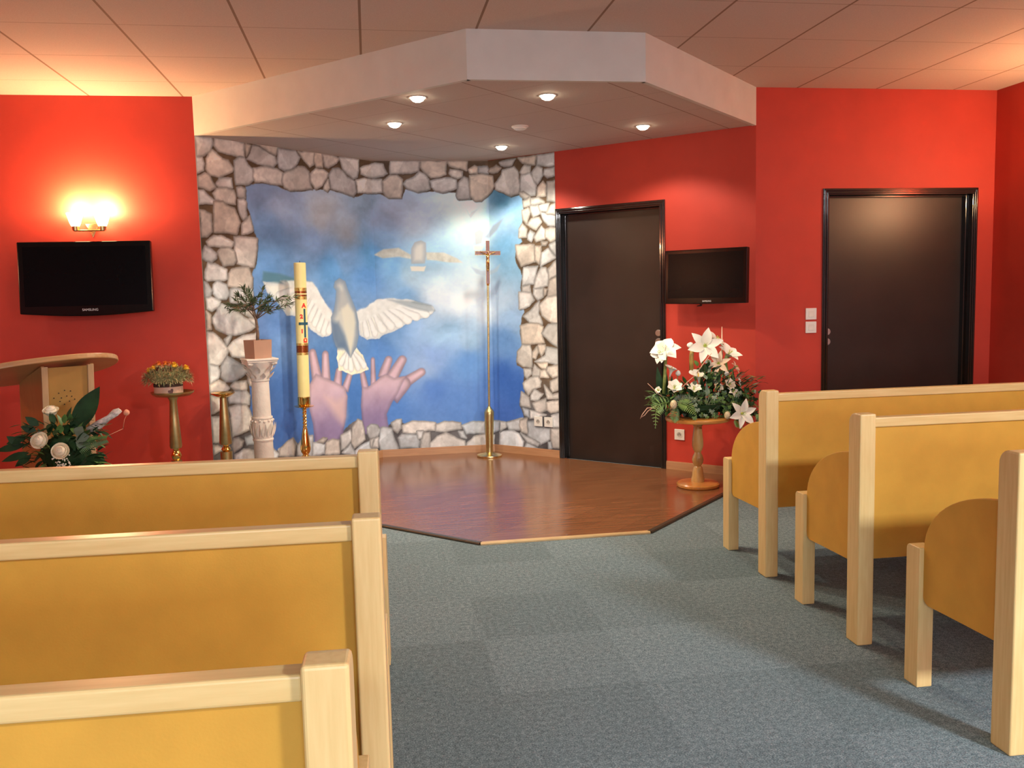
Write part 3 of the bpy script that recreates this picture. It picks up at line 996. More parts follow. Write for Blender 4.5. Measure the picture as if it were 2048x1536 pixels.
    for wing, (cover, rr) in zip(QUILLS, ((COVERTS[0], 0.036), (COVERTS[1], 0.032), (None, 0.030))):
        for k, (p, q) in enumerate(wing):
            a = np.array(q) * 0.005; b = np.array(p) * 0.005
            d_ = b - a; L = np.hypot(*d_); d_ = d_ / L; n_ = np.array([-d_[1], d_[0]])
            for r_, c_, al in ((rr + 0.004, (130, 145, 160), 0.38), (rr, (246, 247, 242), 1.0)):
                aa = a + d_ * r_
                P = np.array([aa + (-d_ * math.cos(t) + n_ * math.sin(t)) * r_ for t in np.linspace(-PI / 2, PI / 2, 9)] + [b + n_ * r_ * 0.5, b - n_ * r_ * 0.5])
                put(P, lambda x, z, d, c_=c_: A(*c_) * (0.9 + 0.1 * sm(d, 0, 0.02)[..., None]) + (fbm(x, z, 35, 99)[..., None] - 0.5) * 24, 0.004, al, 0.012)
        if cover:
            put(parse(cover), lambda x, z, d: A(236, 238, 232) + (fbm(x, z, 25, 98)[..., None] - 0.5) * 30, 0.012, 0.95, 0.02)
    put(parse(ART['wrtip']), full((150, 165, 172)), 0.014, 0.7)
    put(parse(ART['body']), body, 0.005)
    put(parse(ART['flank']), full((96, 122, 152)), 0.03, 0.8)
    put(parse(ART['neck']), full((160, 165, 168)), 0.02, 0.5)
    put(parse(ART['belly']), full((226, 224, 204)), 0.02, 0.85)
    for (p, q) in []:
        a = np.array(p) * 0.005; b = np.array(q) * 0.005
        d_ = (b - a) / np.hypot(*(b - a)); n_ = np.array([-d_[1], d_[0]]) * 0.0035
        put(np.array([a + n_ * 0.3, b + n_, b - n_, a - n_ * 0.3]), full((150, 160, 166)), 0.004, 0.7)

    # ---- painted stones, each with its own tint
    for i, line in enumerate(STONES.split('\n')):
        P = parse(line)
        c0 = P.mean(0)
        r = np.random.RandomState(100 + i)
        lowf = np.clip((0.62 - c0[1]) / 0.25, 0, 1)
        base = A(238, 232, 221) * (1 - lowf) + A(222, 222, 222) * lowf
        base = base * r.uniform(0.90, 1.06) + r.uniform(-9, 9) * A(1, 0, -1)
        ang = r.uniform(0, 2 * PI)
        def stone(x, z, d, base=base, c0=c0, ang=ang, i=i):
            g = ((x - c0[0]) * math.cos(ang) + (z - c0[1]) * math.sin(ang))
            f = fbm(x, z, 11, 200 + i % 40, 4) - 0.5
            f2 = fbm(x, z, 45, 300 + i % 40, 2) - 0.5
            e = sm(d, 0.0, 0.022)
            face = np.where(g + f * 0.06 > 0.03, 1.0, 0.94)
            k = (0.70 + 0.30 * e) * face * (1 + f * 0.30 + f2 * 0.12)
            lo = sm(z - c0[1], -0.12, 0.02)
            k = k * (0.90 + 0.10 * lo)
            return base * k[..., None]
        # dark joint shadow on the lower right, then the stone
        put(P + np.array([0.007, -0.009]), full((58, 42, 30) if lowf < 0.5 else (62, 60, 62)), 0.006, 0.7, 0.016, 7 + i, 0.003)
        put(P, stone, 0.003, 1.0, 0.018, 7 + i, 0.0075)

    col[:] = np.clip(col, 0, 255) / 255.0
    lin = np.where(col <= 0.04045, col / 12.92, ((col + 0.055) / 1.055) ** 2.4)
    xy = np.array([list(s_to_xy(float(s))) for s in ss])
    co = np.zeros((ns, nz, 3)); co[..., 0] = xy[:, None, 0]; co[..., 1] = xy[:, None, 1]; co[..., 2] = zs[None, :]
    idx = np.arange(ns * nz).reshape(ns, nz)
    quads = np.stack([idx[:-1, :-1], idx[1:, :-1], idx[1:, 1:], idx[:-1, 1:]], -1).reshape(-1, 4)
    me = bpy.data.meshes.new('mural')
    me.vertices.add(ns * nz); me.vertices.foreach_set('co', co.ravel())
    nq = len(quads)
    me.loops.add(nq * 4); me.loops.foreach_set('vertex_index', quads.ravel().astype(np.int32))
    me.polygons.add(nq)
    me.polygons.foreach_set('loop_start', (np.arange(nq) * 4).astype(np.int32))
    me.update(calc_edges=True)
    at = me.color_attributes.new('paint', 'FLOAT_COLOR', 'POINT')
    rgba = np.ones((ns * nz, 4), np.float32); rgba[:, :3] = lin.reshape(-1, 3)
    at.data.foreach_set('color', rgba.ravel())
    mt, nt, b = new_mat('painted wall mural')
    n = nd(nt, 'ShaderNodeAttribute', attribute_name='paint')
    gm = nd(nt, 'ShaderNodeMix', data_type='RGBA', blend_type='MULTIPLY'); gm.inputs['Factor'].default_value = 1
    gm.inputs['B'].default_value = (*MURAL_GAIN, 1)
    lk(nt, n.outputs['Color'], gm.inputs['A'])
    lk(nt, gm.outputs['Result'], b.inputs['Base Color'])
    b.inputs['Roughness'].default_value = 0.55
    b.inputs['Specular IOR Level'].default_value = 0.3
    me.materials.append(mt)
    me.validate()
    o = bpy.data.objects.new('mural', me)
    C.objects.link(o)
    return tag(o, 'wall mural of white doves above two raised hands in blue sky, framed by painted stones', 'mural')
MURAL_GAIN = (1.06, 1.09, 1.12)
paint_mural()

# ================================================================ pews
HP, PW, PD = 0.897, 0.064, 0.086
def make_pew(label, group, length=2.62):
    """aisle end at the origin, seat facing +y, bench running along +x"""
    t = thing('church_pew', label, 'pew', group=group)
    L = length
    def post(x0):
        pts = [(0, 0), (PD, 0)]
        r = 0.042
        for k in range(9):
            a = k / 8 * PI / 2
            pts.append((PD - r + r * math.cos(a), HP - r + r * math.sin(a)))
        pts.append((0, HP))
        return obj('post', prism(bmesh.new(), pts, x0, x0 + PW, axis='x'), M['maple'], t, bevel=0.006)
    def leg(x0):
        a, b_, h, r = 0.467, 0.543, 0.49, 0.018
        pts = [(a, 0), (b_, 0)]
        for k in range(6):
            q = k / 5 * PI / 2; pts.append((b_ - r + r * math.cos(q), h - r + r * math.sin(q)))
        pts += [(a + 0.004, h), (a, h - 0.004)]
        return obj('leg', prism(bmesh.new(), pts, x0, x0 + 0.056, axis='x'), M['maple'], t, bevel=0.005)
    def side(x0):
        pts = [(PD - 0.004, 0.305), (0.44, 0.297)]
        for k in range(7):
            q = k / 6 * PI / 2; pts.append((0.44 + 0.029 * math.sin(q), 0.326 - 0.029 * math.cos(q)))
        for k in range(15):
            q = k / 14 * math.radians(82)
            pts.append((0.022 + 0.447 * math.cos(q), 0.488 + 0.253 * math.sin(q)))
        return obj('side_panel', prism(bmesh.new(), pts, x0, x0 + 0.02, axis='x'), M['panel'], t, bevel=0.003)
    for x in (0, L - PW): post(x)
    for x in (0.008, L - 0.064): leg(x)
    side(0.024); side(L - 0.044)
    obj('top_rail', B(PW - 0.001, L - PW + 0.001, 0.013, 0.055, 0.843, 0.881), M['maple_h'], t, bevel=0.005)
    obj('back_panel', B(PW - 0.004, L - PW + 0.004, 0.026, 0.045, 0.332, 0.845), M['panel'], t)
    bm = bmesh.new()
    prism(bm, [(0.044, 0.385), (0.50, 0.405), (0.515, 0.415), (0.515, 0.430), (0.505, 0.436), (0.044, 0.416)], 0.044, L - 0.044, axis='x')
    obj('seat', bm, M['panel'], t, bevel=0.003)
    obj('front_apron', B(0.064, L - 0.064, 0.478, 0.496, 0.31, 0.404), M['maple_h'], t)
    return t

def mirror_tree(src, label, group):
    r = src.copy(); C.objects.link(r); r['label'] = label; r['group'] = group
    for ch in list(src.children):
        c = ch.copy(); C.objects.link(c); c.parent = r
    return r

G = 'church pews beside the aisle'
p0 = make_pew('maple pew on the right of the aisle, nearest the red wall and its dark doors', G)
p0.location = (1.814, 3.896, 0); p0.rotation_euler = (0, 0, math.radians(-0.3))
for (x, y, a, lab) in ((1.796, 3.053, -0.8, 'maple pew on the right of the aisle, middle of its three rows'),
                       (1.788, 2.2155, -0.6, 'maple pew on the right of the aisle, nearest the camera, cut by picture edge')):
    r = mirror_tree(p0, lab, G); r.location = (x, y, 0); r.rotation_euler = (0, 0, math.radians(a))
# the left hand pews are the same bench mirrored: their aisle end is the far end, so turn the copy in place
for (x, y, a, lab) in ((0.008, 2.790, -3.2, 'maple pew on the left of the aisle, nearest the lectern and mural'),
                       (0.006, 1.934, -2.0, 'maple pew on the left of the aisle, middle of its three rows'),
                       (-0.045, 1.153, -2.0, 'maple pew at the lower left, nearest the camera, mostly below the picture')):
    r = mirror_tree(p0, lab, G)
    ra = math.radians(a)
    L = 2.62
    # far end of the bench sits on the aisle
    r.location = (x - L * math.cos(ra), y - L * math.sin(ra), 0)
    r.rotation_euler = (0, 0, ra)

# ================================================================ televisions
def television(label, loc, rot, w_, h_, txt, tsize, bow, wall_gap, rim):
    t = thing('television', label, 'television', loc, rot=rot)
    # local x right, y away from the viewer, z up
    bm = bmesh.new()
    n = 24
    pts = [(-w_ / 2, h_ / 2), (-w_ / 2, -h_ / 2)]
    for k in range(1, n):
        u = k / n; pts.append((-w_ / 2 + w_ * u, -h_ / 2 - bow * math.sin(PI * u)))
    pts += [(w_ / 2, -h_ / 2), (w_ / 2, h_ / 2)]
    prism(bm, pts, 0.0, 0.045, axis='y')
    obj('casing', bm, M['black_gloss'], t, bevel=0.006)
    obj('screen', B(-w_ / 2 + rim, w_ / 2 - rim, -0.0015, 0.004, -h_ / 2 + rim + 0.012, h_ / 2 - rim), M['screen'], t)
    obj('back_housing', B(-w_ * 0.36, w_ * 0.36, 0.044, 0.085, -h_ * 0.36, h_ * 0.36), M['black'], t, bevel=0.01)
    bm = bmesh.new()
    box(bm, -0.05, 0.05, 0.084, wall_gap, -0.02, 0.02)
    box(bm, -0.11, 0.11, wall_gap - 0.012, wall_gap, -0.10, 0.10)
    box(bm, -0.10, 0.10, 0.084, 0.096, -0.10, 0.10)
    obj('wall_bracket', bm, M['black'], t)
    text_mesh('maker_name', txt, tsize, M['silver_text'], t, (0.02, -0.002, -h_ / 2 + 0.006 + rim * 0.35), (PI / 2, 0, 0), 0.0005)
    return t
tv1 = television('large black wall television below the lit wall lamp, above the lectern', (-1.842, 6.295, 1.556), (math.radians(-4), 0, 0),
                 0.832, 0.470, 'SAMSUNG', 0.022, 0.022, 0.158, 0.034)
nrm = Vector((nR.x, nR.y))
base = A2 + dR * ((Vector((2.335, 6.02)) - A2).dot(dR))
pc = base - nrm * 0.235
tv2 = television('small black television between the two dark doors, above the flower table', (pc.x, pc.y, 1.468), (math.radians(-2), 0, angR - math.radians(3.0)),
                 0.628, 0.382, 'SAMSUNG', 0.015, 0.004, 0.222, 0.026)
# a looped cable end hangs under the small set
bm = bmesh.new()
tube(bm, [(-0.06 + 0.02 * math.sin(k * 0.9), 0.05, -0.195 - 0.014 * math.sin(k / 9 * PI)) for k in range(10)], 0.003, 6)
obj('cable', bm, M['black'], tv2)

# ================================================================ wall lamps (sconces)
def sconce(label, loc, rotz, energy):
    t = thing('wall_lamp', label, 'lamp', loc, rotz)
    # wall behind at local y = 0, lamp stands out towards -y
    bm = bmesh.new()
    prism(bm, [(-0.045, 0.05), (0.045, 0.05), (0.0, -0.045)], -0.012, 0.0, axis='y')
    obj('wall_plate', bm, M['brass'], t, bevel=0.002)
    bm = bmesh.new()
    tube(bm, [(-0.098, -0.085, 0.0), (0.098, -0.085, 0.0)], 0.006, 10)
    tube(bm, [(0, -0.008, 0.0), (0, -0.085, 0.0)], 0.007, 10)
    obj('crossbar', bm, M['brass'], t)
    for sx in (-1, 1):
        bm = bmesh.new()
        lathe(bm, [(0.0, 0.0), (0.020, 0.0), (0.024, 0.028), (0.0, 0.028)], 16, (sx * 0.085, -0.085, 0.0))
        obj('lamp_holder', bm, M['brass'], t)
        bm = bmesh.new()
        lathe(bm, [(0.0, 0.028), (0.024, 0.028), (0.034, 0.05), (0.044, 0.085), (0.053, 0.115), (0.050, 0.115), (0.041, 0.085), (0.03, 0.05), (0.0, 0.034)], 24, (sx * 0.085, -0.085, 0.0))
        obj('glass_shade', bm, M['sconce_glass'], t, smooth=True)
        lamp('bulb_light', 'POINT', (sx * 0.085, -0.085, 0.14), energy, WARM, parent=t, shadow_soft_size=0.03)
    return t
sconce('lit two shade brass wall lamp on the red wall above the large television', (-1.822, 6.4645, 1.865), 0, 24)
sconce('second brass wall lamp on the right hand wall, out of the picture', (XR - 0.0005, 4.85, 1.90), -PI / 2, 17)
sconce('wall lamp on the left side wall, out of the picture', (XL + 0.0005, 4.2, 1.90), PI / 2, 10)

# ================================================================ downlights
def downlight(label, x, y, z, energy, size=132, blend=0.35, group='recessed downlights in the alcove ceiling', color=(1.0, 0.90, 0.74)):
    t = thing('downlight', label, 'downlight', (x, y, z), group=group)
    bm = bmesh.new()
    lathe(bm, [(0.039, -0.001), (0.053, -0.001), (0.051, -0.006), (0.041, -0.004), (0.039, -0.001)], 32, cap=False)
    obj('trim_ring', bm, M['white_plastic'], t, smooth=True)
    bm = bmesh.new()
    lathe(bm, [(0.0, -0.002), (0.040, -0.002), (0.039, -0.010), (0.032, -0.020), (0.018, -0.027), (0.0, -0.029)], 24)
    obj('lamp_lens', bm, M['lamp_glass'], t, smooth=True)
    lamp('spot', 'SPOT', (0, 0, -0.045), energy, color, parent=t, spot_size=math.radians(size), spot_blend=blend, shadow_soft_size=0.055)
    return t
for x, y, pw, lab in ((0.319, 5.23, 62, 'glowing round downlight nearest the left end of the soffit front'),
                  (1.057, 5.144, 75, 'glowing round downlight behind the middle of the white soffit front'),
                  (0.211, 6.008, 52, 'glowing round downlight furthest left in the alcove ceiling, over the mural side'),
                  (1.908, 6.049, 26, 'glowing round downlight nearest the red wall with the small television'),
                  (1.051, 6.907, 36, 'glowing round downlight deepest in the alcove, above the crucifix')):
    downlight(lab, x, y, ZA, pw, color=(1.0, 0.80, 0.54) if y < 5.5 else (1.0, 0.90, 0.74))
downlight('recessed downlight of the main room, out of the picture', -3.25, 4.95, ZC, 12, 150, 0.5, 'recessed downlights of the main room')
# added, unseen ceiling panels, placed to light the pews from behind the photographer
for x, y, pw in ((-1.39, -2.655, 78), (3.41, -1.455, 350)):
    t = thing('added_panel_light', 'added cool white ceiling panel behind the camera, unseen, to light the pews', 'added fill light', (x, y, ZC - 0.002), group='added ceiling panel lights')
    bm = bmesh.new()
    for x0, x1, y0, y1 in ((-0.3, 0.3, -0.3, -0.28), (-0.3, 0.3, 0.28, 0.3), (-0.3, -0.28, -0.28, 0.28), (0.28, 0.3, -0.28, 0.28)):
        box(bm, x0, x1, y0, y1, -0.02, 0)
    obj('panel_frame', bm, M['white_plastic'], t)
    obj('diffuser', B(-0.28, 0.28, -0.28, 0.28, -0.012, -0.004), M['panel_glass'], t)
    lamp('added_fill_light', 'AREA', (0, 0, -0.03), pw, (0.96, 0.98, 1.0), parent=t, shape='RECTANGLE', size=0.55, size_y=0.55)

t = thing('smoke_detector', 'round white smoke detector among the downlights of the alcove ceiling', 'smoke detector', (1.057, 6.09, ZA))
bm = bmesh.new()
lathe(bm, [(0.0, 0.0), (0.058, 0.0), (0.058, -0.006), (0.054, -0.009), (0.0, -0.012)], 36)
obj('mounting_base', bm, M['white_plastic'], t, smooth='auto')
bm = bmesh.new()
lathe(bm, [(0.0, -0.009), (0.046, -0.009), (0.043, -0.018), (0.032, -0.024), (0.0, -0.025)], 36)
obj('sensor_cap', bm, M['white_plastic'], t, smooth='auto')

# ================================================================ sockets and switches
def plate(name, label, cat, pos, rotz, group=None, kind='socket'):
    t = thing(name, label, cat, pos, rotz, group)
    obj('cover_plate', B(-0.041, 0.041, -0.010, -0.0005, -0.041, 0.041), M['white_plastic'], t, bevel=0.003)
    if kind == 'socket':
        bm = bmesh.new()
        lathe(bm, [(0.019, 0.0), (0.0235, 0.0), (0.0235, 0.002), (0.019, 0.002), (0.019, 0.0)], 28, cap=False)
        obj('socket_rim', bm, M['white_plastic'], t, loc=(0, -0.010, 0), rot=(PI / 2, 0, 0))
        bm = bmesh.new()
        lathe(bm, [(0, 0), (0.019, 0), (0.019, 0.0008), (0, 0.0008)], 28)
        obj('socket_well', bm, simple('grey socket well', (0.48, 0.45, 0.40), 0.5), t, loc=(0, -0.010, 0), rot=(PI / 2, 0, 0))
        for dx, dz, r in ((-0.0095, 0, 0.0028), (0.0095, 0, 0.0028), (0, 0.008, 0.003)):
            bm = bmesh.new()
            lathe(bm, [(0, 0), (r, 0), (r, 0.004), (0, 0.004)], 12)
            obj('pin', bm, M['dark_hole'], t, loc=(dx, -0.0106, dz), rot=(PI / 2, 0, 0))
    else:
        bm = bmesh.new()
        prism(bm, [(-0.0095, -0.022), (-0.0155, -0.022), (-0.011, 0.022), (-0.0095, 0.022)], -0.02, 0.022, axis='x')
        obj('rocker', bm, simple('rocker plastic', (0.72, 0.69, 0.62), 0.3), t, bevel=0.001)
    return t
def on_right(u, z):
    p = A2 + dR * u - nR * 0.0035
    return (p.x, p.y, z)
uu = lambda x: (x - A2.x) / dR.x
plate('wall_socket', 'left one of two white sockets low on the painted stones', 'socket', on_right(uu(1.372), 0.304), angR, 'white wall sockets')
plate('wall_socket', 'right one of two white sockets on the painted stones, nearer the door frame', 'socket', on_right(uu(1.445), 0.304), angR, 'white wall sockets')
p = A2 + dR * uu(2.289)
plate('wall_socket', 'single white socket low on the red wall behind the round flower table', 'socket', (p.x, p.y, 0.284), angR, 'white wall sockets')
plate('light_switch', 'upper white light switch on the red wall left of the right hand door', 'light switch', (3.127, RW.y, 1.182), 0, 'light switches', 'switch')
plate('light_switch', 'lower white light switch on the red wall left of the right hand door', 'light switch', (3.127, RW.y, 1.086), 0, 'light switches', 'switch')

# ================================================================ lectern
ROT = math.radians(35)
t = thing('lectern', 'slanted beech lectern with a wide oval top, standing before the red wall on the left', 'lectern', (-1.713, 5.0, 0.0), ROT)
# local x across the front, y backwards; the column leans: its foot is set back
H1 = 1.12; SH = 0.13
def sheared(bm):
    for v in bm.verts:
        k = 1 - v.co.z / H1
        v.co.y += SH * k
        v.co.x -= 0.0 * k
    return bm
def slab(x0, x1, y0, y1, z0, z1):
    b_ = bmesh.new(); box(b_, x0, x1, y0, y1, z0, z1)
    return sheared(b_)
SP = [(0.005, 0.03), (0.40, 0.03), (0.40, 0.950), (0.005, 1.055)]
obj('side_panel', sheared(prism(bmesh.new(), SP, 0, 0.016, axis='x')), M['beech'], t)
obj('side_panel', sheared(prism(bmesh.new(), SP, 0.249, 0.265, axis='x')), M['beech'], t)
obj('front_panel', slab(0.014, 0.251, 0.012, 0.03, 0.03, 1.045), M['lectern_front'], t)
obj('edge_strip', slab(0.0, 0.032, -0.004, 0.014, 0.03, 1.052), M['beech_pale'], t, bevel=0.003)
obj('edge_strip', slab(0.233, 0.265, -0.004, 0.014, 0.03, 1.052), M['beech_pale'], t, bevel=0.003)
for px, pz in ((0.085, 0.905), (0.115, 0.918), (0.145, 0.912), (0.098, 0.878), (0.125, 0.886), (0.06, 0.88), (0.15, 0.882), (0.09, 0.86), (0.138, 0.857), (0.112, 0.842), (0.165, 0.865)):
    obj('drilled_hole', sheared(tube(bmesh.new(), [(px, 0.0085, pz), (px, 0.0125, pz)], 0.003, 8)), M['black'], t)
obj('foot_plate', B(-0.04, 0.305, 0.10, 0.60, 0.0, 0.03), M['beech'], t, bevel=0.005)
bm = bmesh.new()
pts = []
for k in range(48):
    a_ = 2 * PI * k / 48
    ca, sa = math.cos(a_), math.sin(a_)
    pts.append((0.415 * abs(ca) ** 0.85 * (1 if ca > 0 else -1), 0.27 * abs(sa) ** 0.9 * (1 if sa > 0 else -1)))
prism(bm, pts, 0, 0.03)
top = obj('reading_top', bm, M['beech_top'], t, bevel=0.006, loc=(0.045, 0.21, 1.008), rot=(math.radians(-16), math.radians(-3), math.radians(0)))

# ================================================================ floor standing candlesticks of aged brass
def stand(label, loc, prof_dish, prof_stem, prof_knob, prof_base, mt_dish):
    t = thing('candle_stand', label, 'candle stand', loc, group='tapered brass candle stands')
    for nm, pr, mt in (('dish', prof_dish, mt_dish), ('stem', prof_stem, M['brass_mat']), ('knop', prof_knob, M['gold']), ('base', prof_base, M['brass_mat'])):
        bm = bmesh.new(); lathe(bm, pr, 40)
        obj(nm, bm, mt, t, smooth='auto')
    return t
S1P = (-1.309, 6.15, 0)
stand('tapered brass stand carrying the pot of dried flowers before the red wall', S1P,
      [(0.0, 0.752), (0.045, 0.752), (0.11, 0.760), (0.134, 0.778), (0.137, 0.788), (0.133, 0.789), (0.108, 0.767), (0.0, 0.763)],
      [(0.0, 0.41), (0.036, 0.41), (0.040, 0.425), (0.030, 0.60), (0.0235, 0.725), (0.030, 0.742), (0.034, 0.7525), (0.0, 0.7525)],
      [(0.0, 0.325), (0.018, 0.325), (0.030, 0.342), (0.034, 0.362), (0.026, 0.384), (0.018, 0.394), (0.022, 0.4105), (0.0, 0.4105)],
      [(0.0, 0.0), (0.15, 0.0), (0.152, 0.015), (0.10, 0.035), (0.045, 0.06), (0.03, 0.12), (0.034, 0.30), (0.034, 0.326), (0.0, 0.326)], M['brass_mat'])
stand('tapered brass stand with an empty polished dish, just inside the alcove beside the plaster column', (-1.02, 6.35, 0.011),
      [(0.0, 0.700), (0.022, 0.700), (0.050, 0.712), (0.078, 0.730), (0.082, 0.737), (0.078, 0.7375), (0.045, 0.721), (0.0, 0.712)],
      [(0.0, 0.376), (0.038, 0.376), (0.043, 0.388), (0.032, 0.56), (0.0235, 0.69), (0.0235, 0.7005), (0.0, 0.7005)],
      [(0.0, 0.325), (0.020, 0.325), (0.034, 0.340), (0.026, 0.355), (0.018, 0.362), (0.024, 0.3765), (0.0, 0.3765)],
      [(0.0, 0.0), (0.12, 0.0), (0.122, 0.014), (0.08, 0.03), (0.045, 0.06), (0.038, 0.10), (0.040, 0.326), (0.0, 0.326)], M['gold'])

# dried flower pot on the first stand
t = thing('dried_flower_pot', 'pinkish pot of dried grass and orange and yellow flowers on the brass stand', 'dried flowers', (S1P[0] - 0.024, S1P[1], 0.7632))
bm = bmesh.new()
lathe(bm, [(0.0, 0.0), (0.088, 0.0), (0.091, 0.004), (0.091, 0.062), (0.0, 0.062)], 40)
obj('pot', bm, M['pot_cream'], t, smooth='auto')
bm = bmesh.new()
lathe(bm, [(0.0, 0.0615), (0.0925, 0.0615), (0.0925, 0.080), (0.0, 0.080)], 40)
obj('rim_band', bm, M['soil'], t, smooth='auto')
# heart motif bent round the pot
bm = bmesh.new()
def on_pot(x, z): 
    a_ = -PI / 2 + x / 0.0917
    return (0.0917 * math.cos(a_), 0.0917 * math.sin(a_), z)
pts = []
for k in range(24):
    q = 2 * PI * k / 24
    hx = 16 * math.sin(q) ** 3; hz = 13 * math.cos(q) - 5 * math.cos(2 * q) - 2 * math.cos(3 * q) - math.cos(4 * q)
    ca, sa = math.cos(0.5), math.sin(0.5)
    pts.append((0.034 + (hx * ca - hz * sa) * 0.00115, 0.033 + (hx * sa + hz * ca) * 0.00115))
cv = bm.verts.new(on_pot(0.034, 0.033))
vs = [bm.verts.new(on_pot(*p_)) for p_ in pts]
for k in range(24): bm.faces.new((cv, vs[k], vs[(k + 1) % 24]))
pts = [(-0.02, 0.012), (0.012, 0.018), (0.028, 0.024), (0.024, 0.014), (0.0, 0.008)]
bm.faces.new([bm.verts.new(on_pot(*p_)) for p_ in pts])
obj('heart_motif', bm, M['heart'], t)
bm = bmesh.new()
rr = random.Random(5)
for k in range(1500):
    a_ = rr.uniform(0, 2 * PI); e = rr.uniform(-0.12, 1.25)
    R0 = 0.155
    dr = Vector((math.cos(a_) * math.cos(e), math.sin(a_) * math.cos(e), math.sin(e) * 0.75))
    c = Vector((0, 0, 0.104)) + Vector((dr.x * 0.132, dr.y * 0.132, dr.z * 0.092))
    d_ = (dr + Vector((rr.uniform(-.8, .8), rr.uniform(-.8, .8), rr.uniform(-.7, .9)))).normalized()
    leaf(bm, c, d_, rr.uniform(0.03, 0.055), rr.uniform(0.005, 0.009), droop=rr.uniform(-0.3, 0.5), n=3, mi=0 if rr.random() < 0.72 else 1)
blob(bm, (0, 0, 0.125), 0.12, 2, 1, 0.05, (1.05, 1.05, 0.5))
g_ = obj('dried_grass', bm, [M['wheat'], M['wheat_green']], t); g_['kind'] = 'stuff'
def head(px, dy, z, r, key, nm):
    b_ = bmesh.new()
    rq = random.Random(int(px * 999))
    blob(b_, (0, 0, 0), r * 0.72, 2, 0, 0.08, (1, 1, 0.7))
    for k in range(46):
        a_ = rq.uniform(0, 2 * PI); e = rq.uniform(-0.2, 1.4)
        d_ = Vector((math.cos(a_) * math.cos(e), math.sin(a_) * math.cos(e), math.sin(e)))
        leaf(b_, d_ * r * 0.45, d_, r * 0.62, r * 0.4, n=3, droop=0.2)
    obj(nm, b_, M[key], t, loc=(px, dy, z + 0.014))
for px, dy, z, r, key, nm in ((-0.105, -0.03, 0.155, 0.024, 'marigold', 'yellow_flower'), (-0.075, -0.05, 0.168, 0.022, 'marigold', 'yellow_flower'),
        (0.055, -0.045, 0.183, 0.027, 'marigold', 'yellow_flower'), (0.123, -0.02, 0.163, 0.025, 'marigold', 'yellow_flower'),
        (-0.055, 0.01, 0.192, 0.024, 'orange_fl', 'orange_flower'), (-0.015, 0.03, 0.190, 0.024, 'orange_fl', 'orange_flower'), (0.015, 0.02, 0.188, 0.022, 'orange_fl', 'orange_flower'),
        (-0.085, 0.02, 0.178, 0.02, 'orange_fl', 'orange_flower'), (-0.048, -0.055, 0.160, 0.019, 'darkred_fl', 'dark_red_flower'), (-0.012, -0.07, 0.156, 0.018, 'darkred_fl', 'dark_red_flower'),
        (0.028, -0.07, 0.156, 0.022, 'darkred_fl', 'dark_red_flower'), (-0.02, -0.05, 0.172, 0.018, 'pink_fl', 'salmon_flower'), (0.022, -0.035, 0.186, 0.015, 'pink_fl', 'salmon_flower'),
        (-0.150, -0.03, 0.118, 0.014, 'pink_fl', 'salmon_flower'), (-0.155, -0.02, 0.092, 0.011, 'pink_fl', 'salmon_flower')):
    head(px, dy, z, r, key, nm)

# ================================================================ plaster column and olive tree
t = thing('plaster_column', 'white plaster column with a leafy capital, carrying the olive tree before the mural', 'column', (-0.779, 6.45, 0.011), math.radians(20))
bm = bmesh.new()
lathe(bm, [(0.0, 0.04), (0.082, 0.04), (0.082, 0.07), (0.068, 0.085), (0.066, 0.38), (0.067, 0.384), (0.0, 0.384)], 40)
obj('lower_shaft', bm, M['plaster'], t, smooth='auto')
obj('plinth', B(-0.105, 0.105, -0.105, 0.105, 0, 0.04), M['plaster'], t, bevel=0.004)
bm = bmesh.new()
lathe(bm, [(0.0, 0.375), (0.070, 0.375), (0.072, 0.385), (0.068, 0.392), (0.071, 0.42), (0.074, 0.47), (0.073, 0.51), (0.069, 0.528), (0.073, 0.535), (0.072, 0.545), (0.0, 0.545)], 40)
for k in range(14):   # leaf relief of the carved band
    a_ = 2 * PI * k / 14
    c_ = Vector((0.069 * math.cos(a_), 0.069 * math.sin(a_), 0.40))
    leaf(bm, c_, Vector((math.cos(a_ + 0.9) * 0.25, math.sin(a_ + 0.9) * 0.25, 1)), 0.11, 0.03, up=Vector((math.cos(a_), math.sin(a_), 0)), droop=-0.05, n=5, fold=0.5)
    blob(bm, (0.073 * math.cos(a_ + .2), 0.073 * math.sin(a_ + .2), 0.515 + 0.006 * (k % 2)), 0.010, 1, 0, 0.1)
obj('carved_band', bm, M['plaster'], t, smooth='auto')
bm = bmesh.new()
lathe(bm, [(0.0, 0.54), (0.0635, 0.54), (0.0615, 0.66), (0.0595, 0.795), (0.064, 0.80), (0.064, 0.808), (0.0, 0.808)], 40)
obj('upper_shaft', bm, M['plaster'], t, smooth='auto')
bm = bmesh.new()
lathe(bm, [(0.0, 0.806), (0.062, 0.806), (0.066, 0.83), (0.074, 0.87), (0.090, 0.905), (0.105, 0.925), (0.108, 0.936), (0.0, 0.936)], 40)
for ring, (z0, r0, n_, ln, wd) in enumerate(((0.812, 0.060, 8, 0.062, 0.042), (0.850, 0.066, 8, 0.075, 0.040))):
    for k in range(n_):
        a_ = 2 * PI * (k + 0.5 * ring) / n_
        o_ = Vector((math.cos(a_), math.sin(a_), 0))
        leaf(bm, o_ * r0 + Vector((0, 0, z0)), o_ * 0.42 + Vector((0, 0, 1)), ln, wd, up=o_, droop=-0.35, n=6, fold=0.35)
for k in range(4):    # corner volutes
    a_ = PI / 4 + k * PI / 2
    for r_, s_ in ((0.112, 0.020), (0.128, 0.013)):
        blob(bm, (r_ * math.cos(a_), r_ * math.sin(a_), 0.925), s_, 2, 0, 0.03, (1, 1, 0.9))
obj('capital', bm, M['plaster'], t, smooth='auto')
bm = bmesh.new()
